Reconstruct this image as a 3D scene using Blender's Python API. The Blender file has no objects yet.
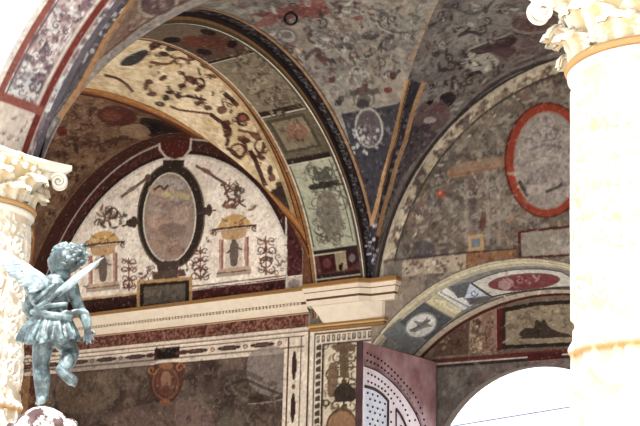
import bpy, math, random
import numpy as np
from mathutils import Vector, Matrix
S = 2.2                      # metres per layout unit (half span of the vault)
rng = np.random.default_rng(7)
random.seed(7)
scn = bpy.context.scene
COL = scn.collection
PI = math.pi

# ------------------------------------------------------------------ camera
CF = 1309.03
PITCH, ROLL, YAW = 0.26022768, 0.02570157, 0.63306351
CAM = np.array([3.30935, -4.89913, -1.25126])
fw = np.array([-math.sin(YAW)*math.cos(PITCH), math.cos(YAW)*math.cos(PITCH), math.sin(PITCH)])
rt = np.array([math.cos(YAW), math.sin(YAW), 0.0]); upv = np.cross(rt, fw)
r2 = rt*math.cos(ROLL)+upv*math.sin(ROLL); u2 = -rt*math.sin(ROLL)+upv*math.cos(ROLL)
cam = bpy.data.cameras.new('camera'); cam.sensor_width = 36; cam.lens = CF/640*36
cam.clip_end = 500
co = bpy.data.objects.new('camera', cam); COL.objects.link(co)
M = Matrix(((r2[0], u2[0], -fw[0], CAM[0]*S), (r2[1], u2[1], -fw[1], CAM[1]*S), (r2[2], u2[2], -fw[2], CAM[2]*S), (0, 0, 0, 1)))
co.matrix_world = M
scn.camera = co
scn.view_settings.view_transform = 'Standard'; scn.view_settings.look = 'None'
scn.view_settings.exposure = 0.0; scn.view_settings.gamma = 1

def ray(q):
    q = np.asarray(q, float).reshape(-1, 2)
    return fw + (q[:, :1]-320)/CF*r2 - (q[:, 1:]-213)/CF*u2

def lin(c):
    c = np.asarray(c, float)/255
    return np.where(c <= .04045, c/12.92, ((c+.055)/1.055)**2.4)

# ------------------------------------------------------------------ surfaces: photo point -> surface coordinates
def inv_plane_y(y0):
    def f(q):
        d = ray(q); s = (y0-CAM[1])/d[:, 1]; P = CAM+s[:, None]*d
        return P[:, [0, 2]]
    return f
def _far(A, B, C):
    D = np.maximum(B*B-4*A*C, 0); return (-B+np.sqrt(D))/(2*A)
def inv_barrel_x(yc, a, zc, h):          # barrel running along x ; coords (x, phi*a)
    def f(q):
        d = ray(q); oy = (CAM[1]-yc)/a; oz = (CAM[2]-zc)/h; dy = d[:, 1]/a; dz = d[:, 2]/h
        s = _far(dy*dy+dz*dz, 2*(oy*dy+oz*dz), oy*oy+oz*oz-1)
        P = CAM+s[:, None]*d
        ph = np.arctan2((P[:, 2]-zc)/h, (P[:, 1]-yc)/a)
        return np.stack([P[:, 0], ph*a], 1)
    return f
def inv_barrel_y(xc, a, zc, h):          # barrel running along y ; coords (psi*a, y), psi from the low-x side
    def f(q):
        d = ray(q); ox = (CAM[0]-xc)/a; oz = (CAM[2]-zc)/h; dx = d[:, 0]/a; dz = d[:, 2]/h
        s = _far(dx*dx+dz*dz, 2*(ox*dx+oz*dz), ox*ox+oz*oz-1)
        P = CAM+s[:, None]*d
        ps = np.arctan2((P[:, 2]-zc)/h, -(P[:, 0]-xc)/a)
        return np.stack([ps*a, P[:, 1]], 1)
    return f

# ------------------------------------------------------------------ painting on a surface
def vnoise(h, w, cell, seed=0):
    g = np.random.default_rng(seed)
    nh, nw = int(h/cell)+3, int(w/cell)+3
    G = g.random((nh, nw))
    y = np.arange(h)/cell; x = np.arange(w)/cell
    yi = y.astype(int); xi = x.astype(int); fy = y-yi; fx = x-xi
    fy = fy*fy*(3-2*fy); fx = fx*fx*(3-2*fx)
    a = G[np.ix_(yi, xi)]; b = G[np.ix_(yi, xi+1)]; c = G[np.ix_(yi+1, xi)]; d = G[np.ix_(yi+1, xi+1)]
    return (a*(1-fx)+b*fx)*(1-fy)[:, None]+(c*(1-fx)+d*fx)*fy[:, None]
def smooth(P, n=6, closed=False):
    P = np.asarray(P, float)
    if len(P) < 3: return P
    Q = []
    N = len(P)
    rngi = range(N if closed else N-1)
    for i in rngi:
        p0 = P[(i-1) % N] if closed or i > 0 else P[0]; p1 = P[i]; p2 = P[(i+1) % N]
        p3 = P[(i+2) % N] if closed or i+2 < N else P[-1]
        for t in np.arange(n)/n:
            Q.append(.5*((2*p1)+(-p0+p2)*t+(2*p0-5*p1+4*p2-p3)*t*t+(-p0+3*p1-3*p2+p3)*t**3))
    if not closed: Q.append(P[-1])
    return np.array(Q)
def strip(P, w):
    P = np.asarray(P, float); T = np.gradient(P, axis=0); L = np.linalg.norm(T, axis=1)+1e-9
    N = np.stack([-T[:, 1], T[:, 0]], 1)/L[:, None]
    w = np.broadcast_to(np.asarray(w, float), (len(P),))[:, None]/2
    return P+N*w, P-N*w
def ellpts(cx, cy, rx, ry, rot=0, n=40):
    t = np.linspace(0, 2*PI, n, endpoint=False); c, s = math.cos(rot), math.sin(rot)
    x = rx*np.cos(t); y = ry*np.sin(t)
    return np.stack([cx+x*c-y*s, cy+x*s+y*c], 1)
class Canvas:
    def __init__(s, u0, u1, v0, v1, base, inv=None, res=.003):
        s.u0, s.v0, s.res = u0, v0, res; s.u1, s.v1 = u1, v1
        s.W = int((u1-u0)/res)+2; s.H = int((v1-v0)/res)+2
        s.img = np.ones((s.H, s.W, 3))*lin(base); s.inv = inv; s.seed = 11
    def fill(s, P, col, a=1.0, raw=False):
        c = lin(col) if not raw else np.asarray(col)
        X = (P[:, 0]-s.u0)/s.res; Y = (P[:, 1]-s.v0)/s.res
        y0 = max(0, int(math.floor(Y.min()))); y1 = min(s.H-1, int(math.ceil(Y.max())))
        if y1 < y0: return
        X2 = np.roll(X, -1); Y2 = np.roll(Y, -1)
        for r in range(y0, y1+1):
            m = (Y <= r) != (Y2 <= r)
            if not m.any(): continue
            xs = np.sort(X[m]+(r-Y[m])*(X2[m]-X[m])/(Y2[m]-Y[m]))
            for k in range(0, len(xs)-1, 2):
                i0 = max(0, int(math.ceil(xs[k]-.5))); i1 = min(s.W, int(math.ceil(xs[k+1]+.5)))
                if i1 > i0: s.img[r, i0:i1] = s.img[r, i0:i1]*(1-a)+c*a
    # drawing with photo points (pp*) or surface points
    def ppoly(s, P, col, a=1, sm=False):
        P = smooth(P, closed=True) if sm else np.asarray(P, float)
        s.fill(s.inv(P), col, a)
    def pell(s, cx, cy, rx, ry, col, rot=0, a=1): s.fill(s.inv(ellpts(cx, cy, rx, ry, rot)), col, a)
    def pring(s, cx, cy, rx, ry, w, col, rot=0, a=1):
        A = s.inv(ellpts(cx, cy, rx, ry, rot, 60)); B = s.inv(ellpts(cx, cy, rx-w, ry-w, rot, 60))
        for i in range(60):
            j = (i+1) % 60; s.fill(np.array([A[i], A[j], B[j], B[i]]), col, a)
    def pline(s, P, w, col, a=1, sm=True):
        P = smooth(P) if sm else np.asarray(P, float)
        A, B = strip(P, w); A = s.inv(A); B = s.inv(B)
        for i in range(len(A)-1): s.fill(np.array([A[i], A[i+1], B[i+1], B[i]]), col, a)
    def line(s, P, w, col, a=1, sm=False):
        P = smooth(P) if sm else np.asarray(P, float)
        A, B = strip(P, w)
        for i in range(len(A)-1): s.fill(np.array([A[i], A[i+1], B[i+1], B[i]]), col, a)
    def rect(s, a0, b0, a1, b1, col, a=1): s.fill(np.array([(a0, b0), (a1, b0), (a1, b1), (a0, b1)]), col, a)
    def blotch(s, cell, cols, th=.6, soft=.08, a=.6, seed=None, mask=None):
        s.seed += 1
        for k, c in enumerate(cols):
            n = .65*vnoise(s.H, s.W, cell/s.res, s.seed*31+k)+.35*vnoise(s.H, s.W, cell/s.res/2.7, s.seed*57+k)
            m = np.clip((n-th)/soft, 0, 1)*a
            if mask is not None: m = m*mask
            s.img = s.img*(1-m[..., None])+lin(c)*m[..., None]
    def mottle(s, amp=.12, cell=.02):
        s.seed += 1
        n = vnoise(s.H, s.W, cell/s.res, s.seed)*.5+vnoise(s.H, s.W, max(2, cell/s.res/3), s.seed+5)*.5
        n3 = vnoise(s.H, s.W, cell/s.res*4, s.seed+9)
        s.img = s.img*(1+amp*2*(n-.5)+amp*(n3-.5))[..., None]
    def tone(s, g=1.25, sat=.85, mul=1.0, piv=.62, grain=.22):
        I = s.img; L = (I*np.array([.21, .72, .07])).sum(2, keepdims=True)
        L2 = piv*(np.maximum(L, 1e-4)/piv)**g*mul
        I = L2+(I-L)*(L2/np.maximum(L, 1e-4))*sat
        s.seed += 3
        n = vnoise(s.H, s.W, 1.7, s.seed)*.5+vnoise(s.H, s.W, 3.6, s.seed+1)*.5
        s.img = np.clip(I, .002, 1)*(1+grain*2*(n-.5))[..., None]
        n = vnoise(s.H, s.W, 3.2, s.seed+7); m = (np.clip((n-.87)/.1, 0, 1)*.22)[..., None]; s.img = s.img*(1-m)+.55*m*np.array([1, .96, .9])
        n = vnoise(s.H, s.W, 4.2, s.seed+8); m = (np.clip((n-.82)/.08, 0, 1)*.5)[..., None]; s.img = s.img*(1-m*.7)
    def grid(s):
        U = s.u0+np.arange(s.W)*s.res; V = s.v0+np.arange(s.H)*s.res
        return np.meshgrid(U, V)
    def sample(s, U, V):
        x = np.clip((U-s.u0)/s.res, 0, s.W-1.001); y = np.clip((V-s.v0)/s.res, 0, s.H-1.001)
        xi = x.astype(int); yi = y.astype(int); fx = (x-xi)[..., None]; fy = (y-yi)[..., None]
        I = s.img
        return (I[yi, xi]*(1-fx)+I[yi, xi+1]*fx)*(1-fy)+(I[yi+1, xi]*(1-fx)+I[yi+1, xi+1]*fx)*fy
    # grotesque ornament, in photo points
    def scroll(s, x, y, r, col, w=1.3, turn=1, rot=0, a=1):
        t = np.linspace(0, 1, 14); th = rot+turn*t*2*PI*1.15
        rr = r*(1-.8*t)
        s.pline(np.stack([x+rr*np.cos(th), y+rr*np.sin(th)], 1), w*(1.1-.6*t), col, a, sm=False)
    def leaf(s, x, y, L, ang, col, w=2, a=1):
        t = np.linspace(0, 1, 6); P = np.stack([x+L*t*math.cos(ang), y+L*t*math.sin(ang)+.15*L*np.sin(PI*t)], 1)
        A, B = strip(P, w*np.sin(PI*(.12+.8*t))); s.fill(s.inv(np.concatenate([A, B[::-1]])), col, a)
    def grot(s, region, n, cols, size=(2, 7), a=.85, seed=1):
        g = random.Random(seed); R = np.asarray(region, float)
        x0, y0 = R.min(0); x1, y1 = R.max(0); k = 0; tries = 0
        while k < n and tries < n*20:
            tries += 1
            x = g.uniform(x0, x1); y = g.uniform(y0, y1)
            X2 = np.roll(R, -1, 0); m = (R[:, 1] <= y) != (X2[:, 1] <= y)
            xs = R[m, 0]+(y-R[m, 1])*(X2[m, 0]-R[m, 0])/(X2[m, 1]-R[m, 1])
            if (xs > x).sum() % 2 == 0: continue
            k += 1; c = g.choice(cols); z = g.uniform(*size); q = g.random(); an = g.uniform(0, 2*PI)
            if q < .2: s.scroll(x, y, z*.7, c, .8+z*.06, g.choice((-1, 1)), an, a)
            elif q < .7: s.leaf(x, y, z*1.2, an*.5 if g.random() < .5 else an, c, .9+z*.25, a)
            elif q < .85: s.pell(x, y, z*.35, z*.25, c, an, a)
            else:
                for j in range(3): s.leaf(x, y, z, an+(j-1)*.8, c, 1.3, a)
    def candel(s, x, y0, y1, w, cols, a=.9, seed=0):
        # upright candelabrum motif with mirrored scrolls
        g = random.Random(seed); H = y1-y0
        s.pline([(x, y0), (x-.3, y1)], max(1, w*.07), cols[0], a)
        n = max(2, int(abs(H)/8))
        for i in range(n):
            y = y0+H*(i+.5)/n; r = w*g.uniform(.22, .42); c = g.choice(cols)
            for sg in (-1, 1):
                s.scroll(x+sg*r, y, r*.8, c, 1.2, sg*g.choice((1, -1)), g.uniform(0, 6), a)
            s.pell(x, y+g.uniform(-2, 2), w*.1, abs(H)/n*.3, c, 0, a)
            for sg in (-1, 1): s.leaf(x, y, r*1.8, PI/2-sg*PI/2+sg*g.uniform(-.6, .5), g.choice(cols), 1.5, a)

# ------------------------------------------------------------------ meshes
def mesh_obj(name, V, F, C=None, mat=None, parent=None, smooth_=True, scale=True):
    V = np.asarray(V, float)
    if scale: V = V*S
    me = bpy.data.meshes.new(name)
    if isinstance(F, np.ndarray):
        me.vertices.add(len(V)); me.vertices.foreach_set('co', V.astype(np.float32).ravel())
        nf, k = F.shape
        me.loops.add(nf*k); me.loops.foreach_set('vertex_index', F.astype(np.int32).ravel())
        me.polygons.add(nf); me.polygons.foreach_set('loop_start', np.arange(0, nf*k, k, dtype=np.int32))
        try: me.polygons.foreach_set('loop_total', np.full(nf, k, dtype=np.int32))
        except Exception: pass
        me.update(calc_edges=True)
    else:
        me.from_pydata([tuple(v) for v in V], [], [tuple(f) for f in F]); me.update()
    me.polygons.foreach_set('use_smooth', np.full(len(me.polygons), smooth_))
    if C is not None:
        at = me.color_attributes.new('paint', 'FLOAT_COLOR', 'POINT')
        A = np.ones((len(V), 4), np.float32); A[:, :3] = np.clip(C, 0, 1); at.data.foreach_set('color', A.ravel())
    me.validate()
    if mat: me.materials.append(mat)
    o = bpy.data.objects.new(name, me); COL.objects.link(o)
    if parent: o.parent = parent
    return o
class MB:
    """collects shapes for ONE mesh"""
    def __init__(s): s.V = []; s.F = []; s.C = []; s.n = 0
    def add(s, V, F, c=None):
        V = np.asarray(V, float).reshape(-1, 3)
        s.V.append(V); s.F += [tuple(i+s.n for i in f) for f in F]; s.n += len(V)
        if c is None: c = np.ones((len(V), 3))*.5
        s.C.append(np.broadcast_to(np.asarray(c, float), (len(V), 3)))
    def grid(s, P, c=None, flip=False, wrap=False):
        n, m = P.shape[:2]; F = []
        idx = np.arange(n*m).reshape(n, m)
        a = idx[:-1, :-1].ravel(); b = idx[1:, :-1].ravel(); cc = idx[1:, 1:].ravel(); d = idx[:-1, 1:].ravel()
        Q = np.stack([a, b, cc, d], 1)
        if wrap:
            Q = np.concatenate([Q, np.stack([idx[:-1, -1], idx[1:, -1], idx[1:, 0], idx[:-1, 0]], 1)])
        if flip: Q = Q[:, ::-1]
        s.add(P.reshape(-1, 3), Q.tolist(), None if c is None else np.asarray(c).reshape(-1, 3) if np.ndim(c) > 1 else c)
    def box(s, x0, x1, y0, y1, z0, z1, c=None):
        V = [(x, y, z) for z in (z0, z1) for y in (y0, y1) for x in (x0, x1)]
        s.add(V, [(0, 2, 3, 1), (4, 5, 7, 6), (0, 1, 5, 4), (2, 6, 7, 3), (0, 4, 6, 2), (1, 3, 7, 5)], c)
    def tube(s, P, r, n=8, c=None, cap=True, flat=1.0):
        P = np.asarray(P, float); r = np.broadcast_to(np.asarray(r, float), (len(P),))
        T = np.gradient(P, axis=0); T /= np.linalg.norm(T, axis=1)[:, None]+1e-12
        N = np.cross(T[0], [0, 0, 1.]);
        if np.linalg.norm(N) < 1e-3: N = np.cross(T[0], [0, 1., 0])
        N /= np.linalg.norm(N); R = []
        for i in range(len(P)):
            N = N-T[i]*(N@T[i]); N /= np.linalg.norm(N); B = np.cross(T[i], N)
            t = np.linspace(0, 2*PI, n, endpoint=False)
            R.append(P[i]+r[i]*(np.cos(t)[:, None]*N+flat*np.sin(t)[:, None]*B))
        s.grid(np.array(R), c, wrap=True)
        if cap:
            b = s.n-len(P)*n; s.F.append(tuple(b+i for i in range(n))); e = s.n-n; s.F.append(tuple(e+n-1-i for i in range(n)))
    def lathe(s, prof, cx, cy, n=48, c=None):
        t = np.linspace(0, 2*PI, n, endpoint=False)
        P = np.array([[(cx+r*math.cos(a), cy+r*math.sin(a), z) for a in t] for r, z in prof])
        s.grid(P, c, wrap=True)
    def ball(s, c0, r, n=12, m=8, c=None, R=None):
        r = np.broadcast_to(np.asarray(r, float), (3,))
        V = []
        for i in range(m+1):
            f = PI*i/m
            for j in range(n):
                t = 2*PI*j/n; V.append((math.sin(f)*math.cos(t), math.sin(f)*math.sin(t), math.cos(f)))
        V = np.array(V)*r
        if R is not None: V = V@np.asarray(R).T
        s.grid((V+np.asarray(c0)).reshape(m+1, n, 3), c, wrap=True)
    def build(s, name, mat, parent=None, smooth_=True, color=False, scale=True):
        V = np.concatenate(s.V); C = np.concatenate(s.C) if color else None
        return mesh_obj(name, V, s.F, C, mat, parent, smooth_, scale)
def tag(o, label=None, cat=None, group=None, kind=None):
    if label: o['label'] = label
    if cat: o['category'] = cat
    if group: o['group'] = group
    if kind: o['kind'] = kind
    return o
def empty(name, loc=(0, 0, 0)):
    o = bpy.data.objects.new(name, None); o.empty_display_size = .1; COL.objects.link(o); o.location = Vector(loc)*S; return o
def gridpaint(name, P, C, mat, parent=None, flip=False):
    n, m = P.shape[:2]; idx = np.arange(n*m).reshape(n, m)
    Q = np.stack([idx[:-1, :-1].ravel(), idx[1:, :-1].ravel(), idx[1:, 1:].ravel(), idx[:-1, 1:].ravel()], 1)
    if flip: Q = Q[:, ::-1].copy()
    return P.reshape(-1, 3), Q, C.reshape(-1, 3)
def merge(name, parts, mat, parent=None, smooth_=True):
    V = []; F = []; C = []; n = 0
    for v, f, c in parts: V.append(v); F.append(f+n); C.append(c); n += len(v)
    return mesh_obj(name, np.concatenate(V), np.concatenate(F), np.concatenate(C), mat, parent, smooth_)

# ------------------------------------------------------------------ materials
def new_mat(name, rough=.8, spec=.2, metal=0):
    m = bpy.data.materials.new(name); m.use_nodes = True; nt = m.node_tree
    b = nt.nodes['Principled BSDF']; b.inputs['Roughness'].default_value = rough
    b.inputs['Specular IOR Level'].default_value = spec; b.inputs['Metallic'].default_value = metal
    return m, nt, b
def noisy(nt, scale, detail=6, rough=.6):
    tc = nt.nodes.new('ShaderNodeTexCoord'); n = nt.nodes.new('ShaderNodeTexNoise')
    n.inputs['Scale'].default_value = scale; n.inputs['Detail'].default_value = detail; n.inputs['Roughness'].default_value = rough
    nt.links.new(tc.outputs['Object'], n.inputs['Vector']); return n
def fresco_mat(name, amp=.22, scale=22, bump=.25, rough=.85):
    m, nt, b = new_mat(name, rough, .04)
    a = nt.nodes.new('ShaderNodeAttribute'); a.attribute_name = 'paint'
    n = noisy(nt, scale, 8, .7); r = nt.nodes.new('ShaderNodeMapRange')
    r.inputs['From Min'].default_value = .3; r.inputs['From Max'].default_value = .7
    r.inputs['To Min'].default_value = 1-amp; r.inputs['To Max'].default_value = 1+amp
    nt.links.new(n.outputs['Fac'], r.inputs['Value'])
    v = nt.nodes.new('ShaderNodeVectorMath'); v.operation = 'MULTIPLY'
    nt.links.new(a.outputs['Color'], v.inputs[0]); nt.links.new(r.outputs['Result'], v.inputs[1])
    nt.links.new(v.outputs['Vector'], b.inputs['Base Color'])
    bp = nt.nodes.new('ShaderNodeBump'); bp.inputs['Strength'].default_value = bump; bp.inputs['Distance'].default_value = .01
    nt.links.new(n.outputs['Fac'], bp.inputs['Height']); nt.links.new(bp.outputs['Normal'], b.inputs['Normal'])
    return m
def tone_mat(name, c1, c2, scale=10, rough=.7, spec=.3, bump=.2, metal=0, dist=.01):
    m, nt, b = new_mat(name, rough, spec, metal)
    n = noisy(nt, scale); r = nt.nodes.new('ShaderNodeValToRGB')
    r.color_ramp.elements[0].position = .35; r.color_ramp.elements[1].position = .68
    r.color_ramp.elements[0].color = (*lin(c1), 1); r.color_ramp.elements[1].color = (*lin(c2), 1)
    nt.links.new(n.outputs['Fac'], r.inputs['Fac']); nt.links.new(r.outputs['Color'], b.inputs['Base Color'])
    bp = nt.nodes.new('ShaderNodeBump'); bp.inputs['Strength'].default_value = bump; bp.inputs['Distance'].default_value = dist
    nt.links.new(n.outputs['Fac'], bp.inputs['Height']); nt.links.new(bp.outputs['Normal'], b.inputs['Normal'])
    return m
MF = fresco_mat('fresco'); MFs = fresco_mat('carved_stone_paint', .08, 14, .15, .75)
M_plaster = tone_mat('white_plaster', (225, 222, 216), (240, 238, 232), 6)
M_ground = tone_mat('courtyard_paving', (188, 184, 178), (214, 210, 204), 3)
M_cornice = tone_mat('cream_stone', (205, 188, 168), (226, 212, 194), 14, bump=.1)
M_gold = tone_mat('gilt_ochre', (150, 105, 55), (190, 145, 85), 20)
M_iron = tone_mat('dark_iron', (22, 20, 20), (48, 44, 42), 30, rough=.5, metal=.6)

# ------------------------------------------------------------------ geometry constants (layout units, z=0 is the top of the imposts)
YC, AY = -1.02, 1.02                 # vault span front to back
ZC = -.12
RB = dict(xc=1.07, a=1.05, h=1.02, x0=0.0, x1=2.12)
LB = dict(xc=-1.29, a=.985, h=1.028, x0=-.30, x1=-2.28)
ST = dict(yc=-1.019, r=1.0, zc=-.15)
FLOOR = -2.0
NX, NZ, NR = .704, -.864, .875       # niche arch, front edge
NX2, NZ2, NR2, ND = .728, -1.06, .977, .33

# ================================================================== BACK WALL PAINTING
inv0 = inv_plane_y(0.0)
W = Canvas(-2.6, 1.6, -.80, 1.0, (120, 108, 97), inv0)
U, V = W.grid()
def emask(cx, cz, a, h): return ((U-cx)/a)**2+((V-cz)/h)**2
def paintmask(cv, m, c, a=1): cv.img[m] = cv.img[m]*(1-a)+lin(c)*a
# left part general
left = U < -.33
paintmask(W, left, (92, 66, 52))
e = emask(-1.29, -.113, .856, .905)
m = left & (V > .03)
paintmask(W, m & (e < 1.72), (84, 50, 42))
sub = m & (e < 1.50)
n = vnoise(W.H, W.W, 4, 3)
paintmask(W, m & (e < 1.5) & (e > 1.03) & (n > .62), (120, 62, 55), .7)
for r, c, w in ((1.245, (190, 172, 160), .012), (1.035, (215, 205, 190), .016), (1.47, (130, 90, 70), .012), (1.075, (60, 38, 36), .018)):
    paintmask(W, m & (abs(e-r) < w), c, .85)
paintmask(W, m & (e < 1.02), (222, 206, 190))
lunL = m & (e < 1.0)
W.blotch(.15, [(205, 184, 166), (232, 220, 206)], .55, .1, .6, mask=lunL)
W.blotch(.05, [(200, 180, 160)], .62, .08, .4, mask=lunL)
br = [(120, 78, 62), (98, 70, 62), (140, 100, 78), (90, 84, 70)]
red = [(122, 72, 60), (104, 62, 54), (150, 98, 78)]
# oval
W.pell(171, 216, 34, 53.5, (66, 52, 44), .03)
W.pring(171, 216, 34, 53.5, 1.3, (110, 95, 78), .03)
W.grot(ellpts(169.5, 216, 31, 51), 0, br)
W.pell(169.5, 217.5, 26.5, 45, (205, 195, 180), .03)
W.pell(169.5, 217.5, 25.3, 43.8, (158, 134, 118), .03)
ov = lambda: None
for (x, y, rx, ry, c, a) in [(160, 190, 12, 6, (190, 160, 130), .7), (176, 196, 14, 5, (196, 176, 120), .6), (165, 206, 16, 6, (150, 120, 118), .6), (180, 214, 9, 9, (176, 150, 132), .7),
        (158, 222, 11, 7, (186, 150, 130), .7), (172, 230, 14, 7, (132, 104, 94), .6), (163, 244, 14, 8, (172, 138, 112), .6), (175, 250, 10, 6, (150, 108, 92), .6), (156, 205, 7, 10, (170, 150, 140), .6), (170, 184, 16, 6, (176, 166, 158), .6), (181, 203, 9, 4, (120, 108, 104), .5)]:
    W.pell(x, y, rx, ry, c, .1, a)
W.grot(ellpts(168.5, 218, 21, 38), 26, [(120, 96, 84), (196, 170, 146), (140, 104, 92), (170, 160, 150)], (3, 9), .5, 5)
W.pline([(154, 190), (160, 186), (164, 189), (168, 185)], 2, (90, 70, 62))
# keystone medallion
W.ppoly([(158, 139), (192, 138), (191, 150), (184, 158), (175, 161), (166, 158), (159, 150)], (190, 172, 158))
W.ppoly([(160, 139), (190, 138), (189, 149), (183, 156.5), (175, 159), (167, 156.5), (161, 149)], (104, 44, 36))
W.ppoly([(163, 160), (184, 160), (184, 166), (163, 167)], (66, 50, 42))
# side knobs and hanging pieces
for x, y in ((206, 211), (131, 223)):
    W.pell(x, y, 5, 4, (78, 60, 52)); W.pell(x+3, y-1, 3, 6, (88, 66, 55)); W.pline([(x-9, y+3), (x+10, y-1)], 2, (88, 68, 58))
W.ppoly([(156, 262), (180, 260), (176, 280), (160, 281)], (84, 68, 60))
W.ppoly([(152, 272), (184, 269), (186, 276), (153, 280)], (96, 76, 66))
# long torches
W.pline([(196, 166), (206, 171), (216, 178), (226, 184)], [2.6], (120, 84, 74), 1, False); W.pell(206, 171, 6, 2.4, (136, 92, 82), .5)
W.pline([(121, 197), (131, 190), (146, 179)], [2.6], (120, 96, 84), 1, False); W.pell(132, 189, 6, 2.2, (138, 112, 96), -.6); W.pell(148, 178, 3, 4, (110, 82, 68))
# scroll clusters
W.grot([(97, 208), (112, 203), (127, 212), (124, 226), (100, 228)], 26, br, (4, 8), .9, 3)
W.grot([(222, 185), (240, 184), (243, 206), (226, 208)], 26, br+red, (4, 8), .9, 4)
W.scroll(232, 193, 7, br[0], 1.8, 1, 1); W.scroll(112, 212, 7, br[1], 1.8, -1, 2)
W.pline([(222, 206), (232, 200), (246, 207)], 1.6, br[0]); W.leaf(248, 210, 9, -.5, (150, 120, 90), 3)
def aedicule(cx, cy, k, sgn, seed):
    # domed tabernacle with gold dome, canopy line, two columns, niche figure
    P = lambda x, y: (cx+x*k, cy+(y)*k-(x*k)*.11)
    W.ppoly([P(-17, 11), P(-16, 4), P(-11, -1), P(0, -4), P(11, -1), P(17, 5), P(18, 11)], (202, 158, 92), 1, True)
    W.ppoly([P(-14, 24), P(-16, 14), P(16, 14), P(14, 24), P(6, 27), P(-6, 27)], (196, 154, 104), 1)
    W.grot([P(-13, 4), P(13, 4), P(13, 10), P(-13, 10)], 7, [(150, 96, 60), (222, 190, 140)], (2, 4), .8, seed)
    W.pline([P(-27, 12.5), P(-10, 12), P(8, 12), P(27, 12.5)], 2.6*k, (92, 66, 56)); W.pline([P(-26, 15), P(26, 15)], 1.2*k, (176, 140, 110))
    for s_ in (-1, 1):
        W.scroll(*P(s_*25, 16), 3.6*k, (130, 86, 70), 1.2, s_, 1)
        W.pline([P(s_*15.5, 25), P(s_*15.5, 62)], 4.6*k, (160, 104, 92), 1, False)
        W.pline([P(s_*15.5-1, 25), P(s_*15.5-1, 62)], 1.2*k, (196, 150, 130), 1, False)
        W.leaf(*P(s_*8, 4), 8*k, -PI/2+s_*1.0, (150, 120, 80), 2)
    W.ppoly([P(-10, 62), P(-10, 32), P(-5, 27), P(5, 27), P(10, 32), P(10, 62)], (206, 186, 166), 1)
    W.ppoly([P(-3, 30), P(3, 30), P(5, 40), P(4, 56), P(0, 60), P(-4, 56), P(-5, 40)], (118, 100, 90), 1, True); W.pell(*P(0, 29), 2.4*k, 2.6*k, (112, 92, 82))
    W.leaf(*P(4, 36), 8*k, .4, (118, 100, 90), 2); W.leaf(*P(-4, 38), 8*k, 2.4, (118, 100, 90), 2)
    W.ppoly([P(-19, 61), P(19, 61), P(21, 66), P(-21, 66)], (190, 160, 132)); W.ppoly([P(-21, 66), P(21, 66), P(21, 71), P(-21, 71)], (172, 148, 128))
    W.pline([P(-21, 66), P(21, 66)], 1, (120, 84, 70), 1, False)
aedicule(234, 217.5, .82, 1, 3)
aedicule(103, 234, .80, -1, 4)
W.candel(200.5, 281, 247, 15, red+br, .9, 2); W.candel(266, 275, 236, 15, red+br, .9, 5); W.candel(129, 291, 258, 14, red+br, .9, 7)
W.pring(266, 262, 6, 6, 1.2, red[0]); W.pring(200, 272, 6, 5, 1.2, red[0]); W.pring(128, 284, 5, 5, 1.2, red[0])
W.grot([(139, 267), (156, 265), (156, 278), (140, 280)], 9, red+br, (3, 7), .8, 9); W.grot([(176, 264), (195, 262), (194, 274), (177, 276)], 9, red+br, (3, 7), .8, 10)
W.grot([(275, 246), (286, 262), (283, 274), (274, 276)], 8, br, (3, 6), .7, 12)
W.grot([(80, 262), (90, 230), (92, 262), (84, 296)], 8, br, (3, 6), .7, 13)
W.grot([(206, 232), (214, 226), (214, 246), (206, 246)], 4, br, (2, 5), .7, 14)
W.grot([(225, 172), (262, 205), (262, 214), (243, 205)], 8, br, (2, 5), .5, 15)
# base course of the lunette
W.ppoly([(60, 301), (137, 293), (137, 309), (60, 317)], (74, 44, 38)); W.pline([(60, 301.5), (137, 293.5)], 2.2, (196, 160, 110), 1, False)
W.ppoly([(192, 289), (286, 277.5), (286, 294), (192, 305)], (86, 42, 40)); W.pline([(192, 286.5), (286, 275.5)], 1.6, (150, 110, 90), 1, False)
W.pline([(192, 290), (286, 279)], .8, (200, 180, 160), 1, False)
W.grot([(193, 291), (285, 280), (285, 292), (193, 303)], 60, [(125, 60, 56), (140, 84, 74), (60, 32, 32)], (2, 5), .7, 16)
W.grot([(62, 303), (136, 295), (136, 307), (62, 314)], 40, [(112, 64, 52), (60, 34, 30)], (2, 5), .7, 17)
W.ppoly([(137, 281), (192, 276.5), (192, 306), (137, 311)], (180, 138, 84)); W.ppoly([(140, 284), (189, 280), (189, 304), (140, 308)], (60, 46, 38)); W.ppoly([(144, 287), (185, 283.5), (185, 301.5), (144, 305)], (104, 92, 80))
W.grot([(146, 288), (184, 285), (184, 300), (146, 303)], 14, [(84, 72, 62), (130, 112, 92)], (3, 7), .6, 18)
# right border of the lunette: red strip, pale square
W.ppoly([(286.5, 221), (289, 221), (296, 240), (302, 262), (302, 275), (286.5, 277)], (92, 46, 46)); W.pline([(286, 210), (286.5, 292)], 1, (206, 192, 176), 1, False); W.pline([(303, 240), (303, 290)], 1, (190, 160, 140), .7, False)
W.grot([(288, 226), (301, 250), (301, 272), (288, 274)], 22, [(125, 66, 62), (70, 34, 36)], (2, 5), .7, 19)
W.ppoly([(286.5, 277.5), (302, 276), (302, 291), (286.5, 293)], (190, 172, 158)); W.pell(294, 284, 5.5, 5, (160, 140, 126)); W.pline([(286, 277), (303, 275)], 1, (220, 206, 190), 1, False)
W.ppoly([(303, 240), (316, 262), (317, 289), (303, 292)], (120, 74, 48))
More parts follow.
